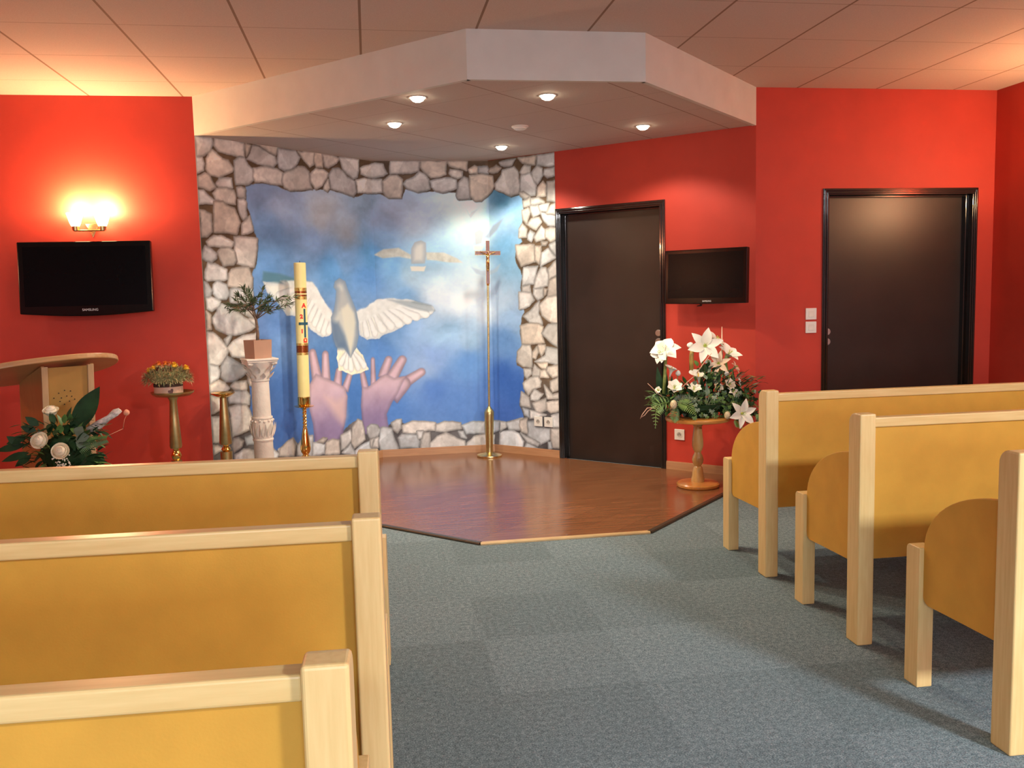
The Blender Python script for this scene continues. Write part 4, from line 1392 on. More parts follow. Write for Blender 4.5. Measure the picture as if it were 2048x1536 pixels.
box(bm, -0.104, 0.104, -0.104, 0.104, 0.934, 0.947); box(bm, -0.110, 0.110, -0.110, 0.110, 0.947, 0.960)
obj('abacus', bm, M['plaster'], t, bevel=0.003)

t = thing('potted_olive_tree', 'small olive tree in a square pinkish pot on top of the plaster column', 'potted tree', (-0.783, 6.45, 0.9712), math.radians(37))
bm = bmesh.new()
pr = [(-0.066, 0), (0.066, 0), (0.070, 0.128), (0.060, 0.128), (0.060, 0.118), (-0.060, 0.118), (-0.060, 0.128), (-0.070, 0.128)]
# square pot: four walls and a floor
for s_ in (0, 1, 2, 3):
    q = Matrix.Rotation(s_ * PI / 2, 4, 'Z')
    b2 = bmesh.new()
    vs = [b2.verts.new(q @ Vector(p_)) for p_ in ((-0.066, -0.066, 0), (0.066, -0.066, 0), (0.070, -0.070, 0.128), (-0.070, -0.070, 0.128), (-0.058, -0.058, 0.006), (0.058, -0.058, 0.006), (0.061, -0.061, 0.128), (-0.061, -0.061, 0.128))]
    b2.faces.new(vs[0:4]); b2.faces.new((vs[5], vs[4], vs[7], vs[6])); b2.faces.new((vs[2], vs[3], vs[7], vs[6])); b2.faces.new((vs[0], vs[1], vs[5], vs[4]))
    me_ = bpy.data.meshes.new('x'); b2.to_mesh(me_); b2.free(); bm.from_mesh(me_); bpy.data.meshes.remove(me_)
box(bm, -0.066, 0.066, -0.066, 0.066, 0.0, 0.006)
obj('pot', bm, M['pot_pink'], t)
obj('soil', B(-0.0605, 0.0605, -0.0605, 0.0605, 0.10, 0.116), M['soil'], t)
IR = Matrix.Rotation(-math.radians(37), 3, 'Z')
def W(x, y, z): return IR @ Vector((x, y, z))      # room directions, measured from the pot
bm = bmesh.new()
trunk = [W(0.0, 0, 0.11), W(0.004, 0, 0.17), W(0.000, 0.01, 0.22), W(-0.004, 0.01, 0.27), W(-0.022, 0, 0.33)]
tube(bm, trunk, [0.013, 0.011, 0.010, 0.009, 0.006], 8)
limbs = []
rr = random.Random(12)
tips = [(-0.19, -0.02, 0.375), (-0.14, 0.04, 0.41), (-0.11, -0.05, 0.44), (-0.04, 0.02, 0.47), (0.03, -0.03, 0.44), (0.09, 0.02, 0.42), (0.15, 0.0, 0.35), (0.19, -0.03, 0.43), (0.27, 0.0, 0.42), (0.10, -0.06, 0.33), (-0.02, -0.08, 0.40), (0.24, 0.03, 0.38), (-0.16, -0.02, 0.34), (0.05, 0.06, 0.50), (-0.08, 0.0, 0.50)]
for i, tp in enumerate(tips):
    st = Vector(trunk[3 if i % 2 else 4])
    e = W(*tp)
    mid = (st + e) / 2 + Vector((rr.uniform(-.02, .02), rr.uniform(-.02, .02), rr.uniform(0.0, .03)))
    pts = [st, st.lerp(mid, 0.6) + Vector((0, 0, 0.01)), mid, mid.lerp(e, 0.6), e]
    tube(bm, pts, [0.0045, 0.004, 0.003, 0.0022, 0.0012], 6)
    limbs.append(pts)
obj('trunk', bm, M['bark'], t, smooth=True)
bm = bmesh.new()
for pts in limbs:
    for k in range(40):
        q = rr.uniform(0.25, 1.0) * 4
        i = min(3, int(q)); p_ = pts[i].lerp(pts[i + 1], q - i)
        d_ = (pts[i + 1] - pts[i]).normalized() + Vector((rr.uniform(-1, 1), rr.uniform(-1, 1), rr.uniform(-0.8, 0.9))) * 0.9
        leaf(bm, p_, d_, rr.uniform(0.032, 0.055), rr.uniform(0.007, 0.011), droop=rr.uniform(-0.1, 0.3), n=4, twist=rr.uniform(-1, 1))
f_ = obj('foliage', bm, M['olive_leaf'], t); f_['kind'] = 'stuff'

# ================================================================ paschal candle on its stand
LEAN = math.radians(0.9)
t = thing('candlestick', 'tall polished gold candlestick with a twisted stem under the big painted candle', 'candlestick', (-0.520, 6.8, 0.0112), 0, rot=(0, LEAN, 0))
bm = bmesh.new()
lathe(bm, [(0.0, 0.0), (0.098, 0.0), (0.1, 0.012), (0.08, 0.022), (0.06, 0.04), (0.035, 0.07), (0.028, 0.11), (0.0, 0.11)], 40)
obj('base', bm, M['gold'], t, smooth='auto')
bm = bmesh.new()
lathe(bm, [(0.0, 0.108), (0.026, 0.108), (0.036, 0.125), (0.041, 0.15), (0.038, 0.175), (0.024, 0.192), (0.022, 0.198), (0.032, 0.212), (0.038, 0.232), (0.039, 0.25), (0.034, 0.29), (0.026, 0.34), (0.019, 0.385), (0.016, 0.395), (0.0, 0.395)], 40)
obj('baluster', bm, M['gold'], t, smooth='auto')
bm = bmesh.new()
rings = []
for k in range(40):
    z = 0.39 + 0.15 * k / 39; tw = k * 0.32
    rings.append([bm.verts.new(((0.0135 + 0.0035 * math.cos(3 * (2 * PI * j / 18))) * math.cos(2 * PI * j / 18 + tw), (0.0135 + 0.0035 * math.cos(3 * (2 * PI * j / 18))) * math.sin(2 * PI * j / 18 + tw), z)) for j in range(18)])
for a_, b_ in zip(rings, rings[1:]):
    for j in range(18): bm.faces.new((a_[j], a_[(j + 1) % 18], b_[(j + 1) % 18], b_[j]))
obj('twisted_stem', bm, M['gold'], t, smooth=True)
bm = bmesh.new()
lathe(bm, [(0.0, 0.535), (0.02, 0.535), (0.035, 0.546), (0.068, 0.552), (0.074, 0.558), (0.068, 0.559), (0.036, 0.556), (0.0, 0.556)], 40)
obj('drip_pan', bm, M['gold'], t, smooth='auto')
bm = bmesh.new()
lathe(bm, [(0.0, 0.554), (0.036, 0.554), (0.046, 0.566), (0.0475, 0.575), (0.0475, 0.622), (0.0455, 0.622), (0.0455, 0.60), (0.0, 0.60)], 40)
obj('candle_cup', bm, M['gold'], t, smooth='auto')
RC = 0.0438
t.scale = (1, 1, 1.017)
cb = Vector((-0.520 + math.sin(LEAN) * 0.6112, 6.8, 0.0112 + 0.6112))
t = thing('paschal_candle', 'tall thick yellow candle with gold bands, red letters and a blue cross', 'candle', cb, 0, rot=(0, LEAN, 0))
HC_ = 1.037
t.scale = (1, 1, 0.985)
bm = bmesh.new()
lathe(bm, [(0.0, 0.0), (RC, 0.0), (RC, HC_ - 0.004), (RC - 0.004, HC_), (RC - 0.014, HC_ - 0.002), (0.0, HC_ - 0.006)], 48)
obj('wax_body', bm, M['wax'], t, smooth='auto')
def band(z0, z1, mt, r=RC + 0.0008, nm='gold_band'):
    b_ = bmesh.new()
    lathe(b_, [(r - 0.002, z0), (r, z0), (r, z1), (r - 0.002, z1)], 48, cap=False)
    obj(nm, b_, M[mt], t, smooth='auto')
zf = lambda z: z - cb.z
for z0, z1 in ((1.448, 1.472), (1.385, 1.407), (0.968, 0.985), (1.040, 1.056), (0.634, 0.650)):
    band(zf(z0), zf(z1), 'gold_foil')
band(zf(1.431), zf(1.447), 'foil_red', RC + 0.0006, 'dark_band'); band(zf(1.408), zf(1.421), 'foil_red', RC + 0.0006, 'dark_band')
band(zf(0.986), zf(1.039), 'foil_red', RC + 0.0006, 'dark_band')
AC = -PI / 2 + math.radians(36)     # the decorated side is turned a little to the right
def bent(x0, x1, z0, z1, nm, mt):
    b_ = bmesh.new(); n_ = 12; r_ = RC + 0.0016
    vs = [[b_.verts.new((r_ * math.cos(AC + (x0 + (x1 - x0) * k / n_) / RC), r_ * math.sin(AC + (x0 + (x1 - x0) * k / n_) / RC), z)) for z in (z0, z1)] for k in range(n_ + 1)]
    for k in range(n_): b_.faces.new((vs[k][0], vs[k + 1][0], vs[k + 1][1], vs[k][1]))
    return obj(nm, b_, M[mt], t)
bm = bent(-0.0075, 0.0075, zf(1.100), zf(1.315), 'cross_upright', 'wax_blue')
bent(-0.045, 0.045, zf(1.194), zf(1.214), 'cross_arm', 'wax_blue')
for ch, dx, z, sz_ in (('A', -0.004, 1.338, 0.044), ('2', -0.024, 1.256, 0.040), ('1', -0.022, 1.146, 0.040), ('\u03a9', 0.001, 1.076, 0.040)):
    text_mesh('letter', ch, sz_, M['wax_red'], t, extrude=0.0006, wrap=(RC + 0.0006, AC + dx / RC, zf(z)), bold=0.0026)
bm = bmesh.new()
tube(bm, [(0, 0, HC_ - 0.008), (0.001, 0, HC_ + 0.006), (-0.002, 0, HC_ + 0.014)], 0.0022, 8)
obj('wick', bm, M['wick'], t)

# ================================================================ processional crucifix
t = thing('standing_crucifix', 'tall slender brass pole with a round base and small crucifix on top', 'crucifix', (0.958, 7.4, 0.0112), 0, rot=(0, LEAN * 1.1, 0))
bm = bmesh.new()
lathe(bm, [(0.0, 0.0), (0.106, 0.0), (0.108, 0.006), (0.106, 0.014), (0.085, 0.022), (0.045, 0.028), (0.03, 0.036), (0.0, 0.036)], 48)
obj('base', bm, M['brass'], t, smooth='auto')
bm = bmesh.new()
lathe(bm, [(0.0, 0.03), (0.030, 0.03), (0.0275, 0.07), (0.030, 0.085), (0.0415, 0.355), (0.0425, 0.375), (0.034, 0.395), (0.018, 0.412), (0.012, 0.425), (0.0, 0.425)], 40)
obj('weighted_sleeve', bm, M['brass_mat'], t, smooth='auto')
bm = bmesh.new()
tube(bm, [(0, 0, 0.42), (0, 0, 1.455)], 0.0095, 20)
obj('pole', bm, M['brass'], t, smooth='auto')
bm = bmesh.new()
lathe(bm, [(0.0, 1.44), (0.012, 1.44), (0.013, 1.455), (0.0, 1.455)], 20)
obj('collar', bm, M['gold'], t, smooth='auto')
cr = obj('cross', B(-0.0135, 0.0135, -0.006, 0.006, 1.452, 1.806), M['walnut'], t)
obj('cross_arm', B(-0.105, 0.105, -0.0065, 0.0055, 1.693, 1.721), M['walnut'], t)
bm = bmesh.new()
for x0, x1, z0, z1 in ((-0.106, 0.106, 1.721, 1.7235), (-0.106, 0.106, 1.6905, 1.693), (-0.106, -0.1045, 1.6905, 1.7235), (0.1045, 0.106, 1.6905, 1.7235),
                       (-0.015, -0.0135, 1.453, 1.692), (0.0135, 0.015, 1.453, 1.692), (-0.015, -0.0135, 1.722, 1.807), (0.0135, 0.015, 1.722, 1.807), (-0.015, 0.015, 1.806, 1.8085)):
    box(bm, x0, x1, -0.0075, 0.004, z0, z1)
obj('gilt_edging', bm, M['gold'], t)
# small cast figure with outstretched arms: skinned skeleton
me_ = bpy.data.meshes.new('figure')
V_ = [(0, 0, 1.640), (0, 0, 1.662), (0, -0.001, 1.688), (0, -0.002, 1.702), (0.003, -0.004, 1.720),
      (-0.012, 0, 1.694), (-0.036, 0.001, 1.706), (-0.064, 0.002, 1.716), (0.012, 0, 1.694), (0.036, 0.001, 1.706), (0.064, 0.002, 1.716),
      (-0.006, 0, 1.634), (-0.008, -0.006, 1.602), (-0.002, 0, 1.566), (-0.001, -0.006, 1.556), (0.006, 0, 1.634), (0.010, -0.007, 1.602), (0.002, 0, 1.566), (0.001, -0.007, 1.555)]
E_ = [(0, 1), (1, 2), (2, 3), (3, 4), (2, 5), (5, 6), (6, 7), (2, 8), (8, 9), (9, 10), (0, 11), (11, 12), (12, 13), (13, 14), (0, 15), (15, 16), (16, 17), (17, 18)]
me_.from_pydata(V_, E_, [])
fig = bpy.data.objects.new('figure', me_); C.objects.link(fig); fig.parent = t; fig.location = (0, -0.014, 0)
sk = fig.modifiers.new('skin', 'SKIN'); ss_ = fig.modifiers.new('sub', 'SUBSURF'); ss_.levels = ss_.render_levels = 2
RAD = [0.008, 0.0075, 0.010, 0.004, 0.0075, 0.006, 0.0042, 0.0035, 0.006, 0.0042, 0.0035, 0.006, 0.005, 0.0035, 0.003, 0.006, 0.005, 0.0035, 0.003]
for v_, r_ in zip(me_.skin_vertices[0].data, RAD): v_.radius = (r_, r_)
me_.skin_vertices[0].data[0].use_root = True
me_.materials.append(M['gold'])

# ================================================================ round pedestal table
TX, TY = 2.212, 5.83
t = thing('pedestal_table', 'small round varnished pine pedestal table before the red wall, carrying the white flowers', 'table', (TX, TY, 0.0112))
bm = bmesh.new()
lathe(bm, [(0.0, 0.462), (0.205, 0.462), (0.219, 0.467), (0.223, 0.477), (0.221, 0.487), (0.210, 0.492), (0.0, 0.492)], 64)
obj('table_top', bm, M['pine'], t, smooth='auto')
bm = bmesh.new()
lathe(bm, [(0.0, 0.03), (0.046, 0.03), (0.046, 0.055), (0.040, 0.075), (0.038, 0.105), (0.031, 0.135), (0.0245, 0.143), (0.0245, 0.150), (0.035, 0.165), (0.0405, 0.190), (0.035, 0.215), (0.0235, 0.235), (0.0225, 0.243), (0.032, 0.26), (0.0395, 0.29), (0.038, 0.33), (0.032, 0.38), (0.028, 0.42), (0.034, 0.43), (0.040, 0.445), (0.040, 0.463), (0.0, 0.463)], 40)
obj('turned_column', bm, M['pine_light'], t, smooth='auto')
bm = bmesh.new()
lathe(bm, [(0.0, 0.0), (0.140, 0.0), (0.147, 0.008), (0.147, 0.022), (0.138, 0.030), (0.075, 0.036), (0.0, 0.036)], 56)
obj('foot', bm, M['pine'], t, smooth='auto')

# ================================================================ white flower arrangement on the table
# local coordinates: x right, y away, z up from the table top
t = thing('lily_arrangement', 'large arrangement of white lilies, callas, ferns and ivy on the round pine table', 'flower arrangement', (TX, TY, 0.5035))
def Q(px, py, dy=0.0):
    """offset on the table from measurements taken across and up"""
    return Vector(((px - 1392) * 0.00362, dy, (833 - py) * 0.00353 - (px - 1392) * 0.00016 - 0.004))
VIEW = Vector((-0.36, -0.93, 0.0))
bm = bmesh.new()
lathe(bm, [(0.0, 0.0), (0.085, 0.0), (0.10, 0.05), (0.092, 0.05), (0.0, 0.045)], 32)
obj('bowl', bm, M['leaf_dark'], t, smooth='auto')

def lily(px, py, dy, r, ax, key='white_petal', n=6, nm='lily', open_=1.0, stem_to=None, recurve=0.35, wide=0.62, stemkey='stem', stem_r=0.006):
    c_ = Q(px, py, dy)
    bm = bmesh.new()
    ax = Vector(ax).normalized()
    petals(bm, c_, ax, 3, r * 1.15, r * wide * 1.15, open_, recurve, 0.3, cup=0.3)
    petals(bm, c_ - ax * 0.003, ax, 3, r * 1.15, r * wide, open_ * 1.02, recurve + 0.05, 0.3 + PI / 3, cup=0.3)
    o_ = obj(nm, bm, M[key], t)
    bm = bmesh.new()
    _, u, v = frame_axes(ax)
    for k in range(6):
        a_ = k * PI / 3
        tube(bm, [c_, c_ + ax * r * 0.35 + (u * math.cos(a_) + v * math.sin(a_)) * r * 0.07, c_ + ax * r * 0.55 + (u * math.cos(a_) + v * math.sin(a_)) * r * 0.16], [0.0016, 0.0012, 0.002], 5)
    blob(bm, c_ + ax * r * 0.05, r * 0.14, 1)
    obj('stamens', bm, M['flower_heart'], o_)
    if stem_to is not None:
        bm = bmesh.new()
        e = Q(*stem_to)
        tube(bm, [e, e.lerp(c_, 0.5) + Vector((0.004, 0, 0)), c_ - ax * r * 0.35, c_], [stem_r, stem_r, stem_r * 1.0, stem_r * 1.8], 8)
        obj('stem', bm, M[stemkey], o_, smooth=True)
    return o_
# big blooms
lily(1327, 704, -0.02, 0.090, (-0.35, -0.7, 0.75), nm='amaryllis', open_=1.0, stem_to=(1324, 800, 0.0), recurve=0.45, wide=0.85, stem_r=0.011)
lily(1320, 708, -0.03, 0.075, (-0.9, -0.6, 0.35), nm='amaryllis', open_=0.9, recurve=0.3, wide=0.8)
lily(1405, 693, -0.02, 0.100, (-0.25, -1.0, 0.15), nm='amaryllis', open_=1.05, stem_to=(1392, 800, 0.02), recurve=0.25, wide=0.60, stem_r=0.006)
lily(1430, 686, 0.04, 0.085, (0.55, -0.4, 0.75), nm='amaryllis', open_=0.95, recurve=0.35, wide=0.75)
lily(1449, 712, -0.03, 0.088, (0.35, -0.55, 0.85), 'white_petal', nm='amaryllis', open_=0.85, stem_to=(1452, 800, 0.0), recurve=0.15, wide=0.72, stem_r=0.010)
lily(1428, 726, -0.06, 0.066, (-0.5, -0.9, 0.1), 'peach_petal', nm='lily', open_=1.1, stem_to=(1436, 790, 0.0), wide=0.5, stem_r=0.004)
lily(1466, 736, 0.0, 0.048, (0.7, -0.5, 0.5), 'peach_petal', nm='lily', open_=0.9, stem_to=(1460, 800, 0.0), stem_r=0.004)
lily(1457, 819, -0.20, 0.078, (0.05, -1.0, 0.12), nm='lily', open_=1.12, recurve=0.25, wide=0.60, stem_to=(1445, 800, -0.05), stem_r=0.004)
lily(1336, 774, -0.10, 0.056, (-0.1, -0.8, 0.7), nm='small_lily', open_=0.8, recurve=0.1, wide=0.9, stem_to=(1350, 815, -0.05), stem_r=0.004)
lily(1376, 777, -0.08, 0.050, (0.0, -0.6, 0.9), nm='small_lily', open_=0.9, recurve=0.1, wide=0.9, stem_to=(1380, 820, -0.05), stem_r=0.004)
lily(1425, 773, -0.08, 0.035, (0.0, -0.8, 0.6), 'cream_petal', nm='small_lily', open_=0.8, wide=0.9)
lily(1446, 768, -0.08, 0.042, (0.1, -0.8, 0.6), 'cream_petal', nm='small_lily', open_=0.8, wide=0.95, recurve=0.1)
lily(1451, 781, -0.10, 0.042, (0.2, -0.8, 0.7), nm='small_lily', open_=0.9, wide=0.5, n=5)
lily(1308, 779, -0.08, 0.032, (-0.7, -0.6, 0.4), nm='small_lily', open_=0.6, wide=0.8, stem_to=(1325, 812, -0.05), stem_r=0.003)
lily(1408, 720, -0.05, 0.034, (-0.2, -0.6, -0.7), nm='small_lily', open_=0.5, wide=0.7)

def bud(px, py, dy, r, ax, stem_to, key='white_petal', sk='stem_orange', sr=0.006, ln=1.7):
    c_ = Q(px, py, dy); ax = Vector(ax).normalized()
    bm = bmesh.new()
    _, u, v = frame_axes(ax)
    prof = [(0.0, -0.5), (0.45, -0.35), (0.85, 0.0), (0.9, 0.35), (0.6, 0.8), (0.0, 1.1)]
    rings = []
    for q, h in prof:
        rings.append([bm.verts.new(c_ + ax * (h * r * ln * 0.8) + (u * math.cos(2 * PI * k / 12) + v * math.sin(2 * PI * k / 12)) * q * r * (1 + 0.1 * math.cos(3 * 2 * PI * k / 12))) for k in range(12)])
    for a_, b_ in zip(rings, rings[1:]):
        for k in range(12): bm.faces.new((a_[k], a_[(k + 1) % 12], b_[(k + 1) % 12], b_[k]))
    bmesh.ops.remove_doubles(bm, verts=bm.verts, dist=1e-5)
    o_ = obj('flower_bud', bm, M[key], t, smooth=True)
    bm = bmesh.new(); e = Q(*stem_to)
    tube(bm, [e, e.lerp(c_, 0.6), c_ - ax * r * 0.5], [sr, sr, sr * 0.9], 8)
    obj('stem', bm, M[sk], o_, smooth=True)
bud(1380, 693, 0.0, 0.024, (-0.9, -0.2, 0.1), (1380, 745, 0.0), sr=0.016)
bud(1351, 749, -0.02, 0.020, (0.1, -0.2, 1), (1350, 800, 0.0), sk='stem', sr=0.003)
bud(1443, 748, -0.06, 0.019, (0.1, -0.2, 1), (1443, 800, 0.0), sk='stem', sr=0.003)
bud(1441, 737, -0.02, 0.012, (0.3, 0, 1), (1446, 790, 0.0), 'cream_petal', 'stem', 0.003)

def calla(px, py, dy, r, ax, stem_to):
    c_ = Q(px, py, dy); ax = Vector(ax).normalized(); _, u, v = frame_axes(ax)
    bm = bmesh.new(); n_ = 20; rings = []
    for i in range(9):
        q = i / 8
        rad = r * (0.12 + 0.25 * q + 0.75 * q ** 4)
        ring = []
        for k in range(n_ + 1):
            a_ = 2 * PI * k / n_ * 1.02
            tip = (1 + 0.55 * max(0, math.cos(a_)) ** 3 * q ** 2)
            ring.append(bm.verts.new(c_ + ax * (q - 1) * r * 2.2 + ax * (0.35 * r * q ** 3 * math.cos(a_)) + (u * math.cos(a_) + v * math.sin(a_)) * rad * tip))
        rings.append(ring)
    for a_, b_ in zip(rings, rings[1:]):
        for k in range(n_): bm.faces.new((a_[k], a_[k + 1], b_[k + 1], b_[k]))
    o_ = obj('calla', bm, M['white_petal'], t, smooth=True)
    bm = bmesh.new()
    tube(bm, [c_ - ax * r * 1.8, c_ - ax * r * 0.2, c_ + ax * r * 0.1], [0.003, 0.004, 0.002], 6)
    obj('spadix', bm, M['marigold'], o_)
    bm = bmesh.new(); e = Q(*stem_to)
    tube(bm, [e, e.lerp(c_ - ax * r * 2.2, 0.5), c_ - ax * r * 2.15], [0.004, 0.004, 0.005], 8)
    obj('stem', bm, M['stem'], o_, smooth=True)
calla(1339, 735, -0.03, 0.034, (0.15, -0.35, 1), (1333, 800, 0))
calla(1388, 746, -0.05, 0.036, (-0.25, -0.45, 0.9), (1394, 805, 0))

def egg(px, py, dy, r):
    bm = bmesh.new()
    blob(bm, (0, 0, 0), r, 3, 0, 0, (0.82, 0.82, 1.1))
    o_ = obj('decorative_egg', bm, M['egg'], t, smooth=True, loc=Q(px, py, dy))
egg(1327.9, 803, -0.17, 0.028); egg(1430, 823, -0.19, 0.026)
bm = bmesh.new()
for k in range(26):
    blob(bm, Q(1371, 798, -0.12) + Vector((random.gauss(0, .013), random.gauss(0, .010), random.gauss(0, .013))), 0.009, 1, 0, 0.1)
obj('hydrangea', bm, M['leaf_edge'], t, smooth=True)

def fern(pts, w0, key='leaf_light', nm='fern_frond', dy=(0, 0), n=15):
    P_ = [Q(a_, b_, dy[0] + (dy[1] - dy[0]) * i / (len(pts) - 1)) for i, (a_, b_) in enumerate(pts)]
    bm = bmesh.new()
    def at(q):
        q = q * (len(P_) - 1); i = min(len(P_) - 2, int(q)); return P_[i].lerp(P_[i + 1], q - i)
    tube(bm, [at(k / 8) for k in range(9)], [0.0018] * 8 + [0.0006], 5)
    for k in range(n):
        q = 0.08 + 0.9 * k / (n - 1)
        c_ = at(q); d_ = (at(min(1, q + .05)) - at(max(0, q - .05))).normalized()
        s_ = d_.cross(Vector((0.1, -1, 0.35))).normalized()
        wl = w0 * math.sin(PI * min(1, (0.12 + 0.88 * q)) ** 1.0) * (1 - 0.35 * q) + 0.004
        for sg in (-1, 1):
            leaf(bm, c_, s_ * sg + d_ * 0.35, wl, wl * 0.13 + 0.002, up=Vector((0, -1, 0.3)), droop=0.1, n=4, fold=0.2)
    return obj(nm, bm, M[key], t)
fern([(1335, 805), (1305, 800), (1282, 790)], 0.050, 'leaf_mid', dy=(-0.08, -0.14))
fern([(1340, 800), (1305, 802), (1293, 815), (1288, 847)], 0.062, dy=(-0.10, -0.22))
fern([(1335, 808), (1327, 825), (1324, 836)], 0.045, 'leaf_mid', dy=(-0.16, -0.23))
fern([(1338, 798), (1352, 803), (1366, 822)], 0.058, dy=(-0.14, -0.23))
fern([(1330, 803), (1345, 792), (1368, 790)], 0.035, 'leaf_grey', dy=(-0.12, -0.15), n=18)
fern([(1450, 810), (1480, 800), (1503, 824)], 0.050, 'leaf_mid', dy=(-0.05, -0.10))
fern([(1445, 830), (1452, 838), (1458, 848)], 0.040, 'leaf_light', dy=(-0.18, -0.20), n=14)

def ivy(px, py, dy, s, key):
    c_ = Q(px, py, dy); bm = bmesh.new()
    rq = random.Random(int(px * 7 + py))
    nrm_ = Vector((rq.uniform(-.5, .5), -1, rq.uniform(0, .8))).normalized()
    u = nrm_.cross(Vector((0, 0, 1))).normalized(); v = u.cross(nrm_); q0 = rq.uniform(-0.8, 0.8) + PI
    out = [(0, -0.2), (0.45, -0.45), (0.75, -0.1), (0.5, 0.15), (0.65, 0.6), (0.22, 0.45), (0, 1.05), (-0.22, 0.45), (-0.65, 0.6), (-0.5, 0.15), (-0.75, -0.1), (-0.45, -0.45)]
    cc = bm.verts.new(c_ + nrm_ * 0.1 * s)
    vs = []
    for a_, b_ in out:
        x_ = a_ * math.cos(q0) - b_ * math.sin(q0); y_ = a_ * math.sin(q0) + b_ * math.cos(q0)
        vs.append(bm.verts.new(c_ + (u * x_ + v * y_) * s))
    for k in range(12): bm.faces.new((cc, vs[k], vs[(k + 1) % 12]))
    return bm
rr = random.Random(3)
bm = bmesh.new()
for k in range(220):
    px = rr.uniform(1362, 1500); py = rr.uniform(780, 828)
    if px > 1445: py = rr.uniform(775, 838)
    dy = rr.uniform(-0.2, 0.12)
    b2 = ivy(px + rr.uniform(-2, 2), py, dy, rr.uniform(0.018, 0.03), 'leaf_mid')
    me_ = bpy.data.meshes.new('x'); b2.to_mesh(me_); b2.free()
    n0 = len(bm.faces); bm.from_mesh(me_); bpy.data.meshes.remove(me_)
    bm.faces.ensure_lookup_table()
    mi = rr.choice((0, 0, 1, 1, 2))
    for f in bm.faces[n0:]: f.material_index = mi
iv = obj('ivy', bm, [M['leaf_mid'], M['leaf_dark'], M['leaf_grey']], t); iv['kind'] = 'stuff'
bm = bmesh.new()
for k in range(760):
    px = rr.uniform(1310, 1500); py = rr.gauss(800, 14)
    if px > 1425: py = rr.uniform(748, 832)
    elif px > 1395: py = rr.uniform(735, 815)
    if px < 1335: py = rr.uniform(785, 815)
    c_ = Q(px, min(py, 826), rr.uniform(-0.12, 0.14))
    d_ = Vector(((px - 1400) / 110, rr.uniform(-0.8, 0.4), rr.uniform(-0.2, 1.0)))
    leaf(bm, c_, d_, rr.uniform(0.04, 0.08), rr.uniform(0.022, 0.038), droop=rr.uniform(0, 0.5), n=5, mi=rr.choice((0, 0, 1, 1, 2)))
blob(bm, Q(1400, 812, 0.0), 0.13, 3, 0, 0.08, (1.6, 0.9, 0.42))
blob(bm, Q(1462, 800, 0.0), 0.09, 3, 0, 0.1, (1.0, 0.9, 1.35))
f_ = obj('foliage', bm, [M['leaf_dark'], M['leaf_mid'], M['leaf_grey']], t); f_['kind'] = 'stuff'
# broad dark blades behind the left bloom, pine sprays in the middle
for (a_, b_, c2, d2, wd, key) in ((1322, 800, 1316, 735, 0.05, 'leaf_dark'), (1330, 800, 1330, 728, 0.045, 'leaf_dark'), (1340, 800, 1345, 752, 0.035, 'leaf_dark'), (1462, 800, 1468, 740, 0.045, 'leaf_dark'),
                             (1408, 800, 1402, 748, 0.03, 'leaf_dark'), (1420, 800, 1428, 738, 0.03, 'leaf_dark'), (1412, 795, 1414, 752, 0.016, 'leaf_edge'), (1404, 800, 1407, 768, 0.022, 'leaf_edge')):
    bm = bmesh.new(); s_ = Q(a_, b_, 0.02); e = Q(c2, d2, 0.03)
    leaf(bm, s_, e - s_, (e - s_).length, wd, up=Vector((0, -1, 0)), droop=0.05, n=8)
    obj('broad_leaf', bm, M[key], t)
bm = bmesh.new()
for k in range(46):     # variegated grass-like tufts fanning out in front
    fx = rr.choice((1345, 1362, 1398, 1432)); c_ = Q(fx + rr.uniform(-4, 4), 806, -0.13)
    a_ = rr.uniform(0.1, PI - 0.1)
    d_ = Vector((math.cos(a_) * 0.9, rr.uniform(-0.5, 0), math.sin(a_)))
    leaf(bm, c_, d_, rr.uniform(0.06, 0.12), 0.008, droop=0.35, n=6)
obj('variegated_grass', bm, M['leaf_edge'], t)
bm = bmesh.new()
tube(bm, [Q(1444, 740, 0.03), Q(1444.5, 694, 0.03), Q(1444.3, 656, 0.03)], [0.006, 0.006, 0.002], 8)
obj('flower_spike', bm, M['peach_petal'], t, smooth=True)
bm = bmesh.new()
for k in range(26):
    q = k / 25; c_ = Q(1476 - 3 * q, 785 - 28 * q, -0.03)
    blob(bm, c_ + Vector((rr.uniform(-.004, .004), rr.uniform(-.004, .004), 0)), 0.0055, 1, 0, 0.2)
obj('white_spray', bm, M['white_petal'], t)
for pts in ([(1312, 790), (1298, 778), (1290, 770), (1285, 765)], [(1300, 808), (1285, 818), (1278, 826), (1272, 830)], [(1298, 812), (1284, 812), (1274, 824), (1270, 833)], [(1352, 772), (1362, 762), (1372, 753), (1378, 750)], [(1380, 745), (1392, 728), (1404, 712), (1410, 706)], [(1470, 822), (1482, 818), (1484, 828), (1480, 834)]):
    bm = bmesh.new()
    tube(bm, [Q(a_, b_, -0.10 + 0.008 * math.sin(i * 3)) for i, (a_, b_) in enumerate(pts)], [0.0035, 0.003, 0.0025, 0.0015], 6)
    obj('twig', bm, M['twig'], t, smooth=True)

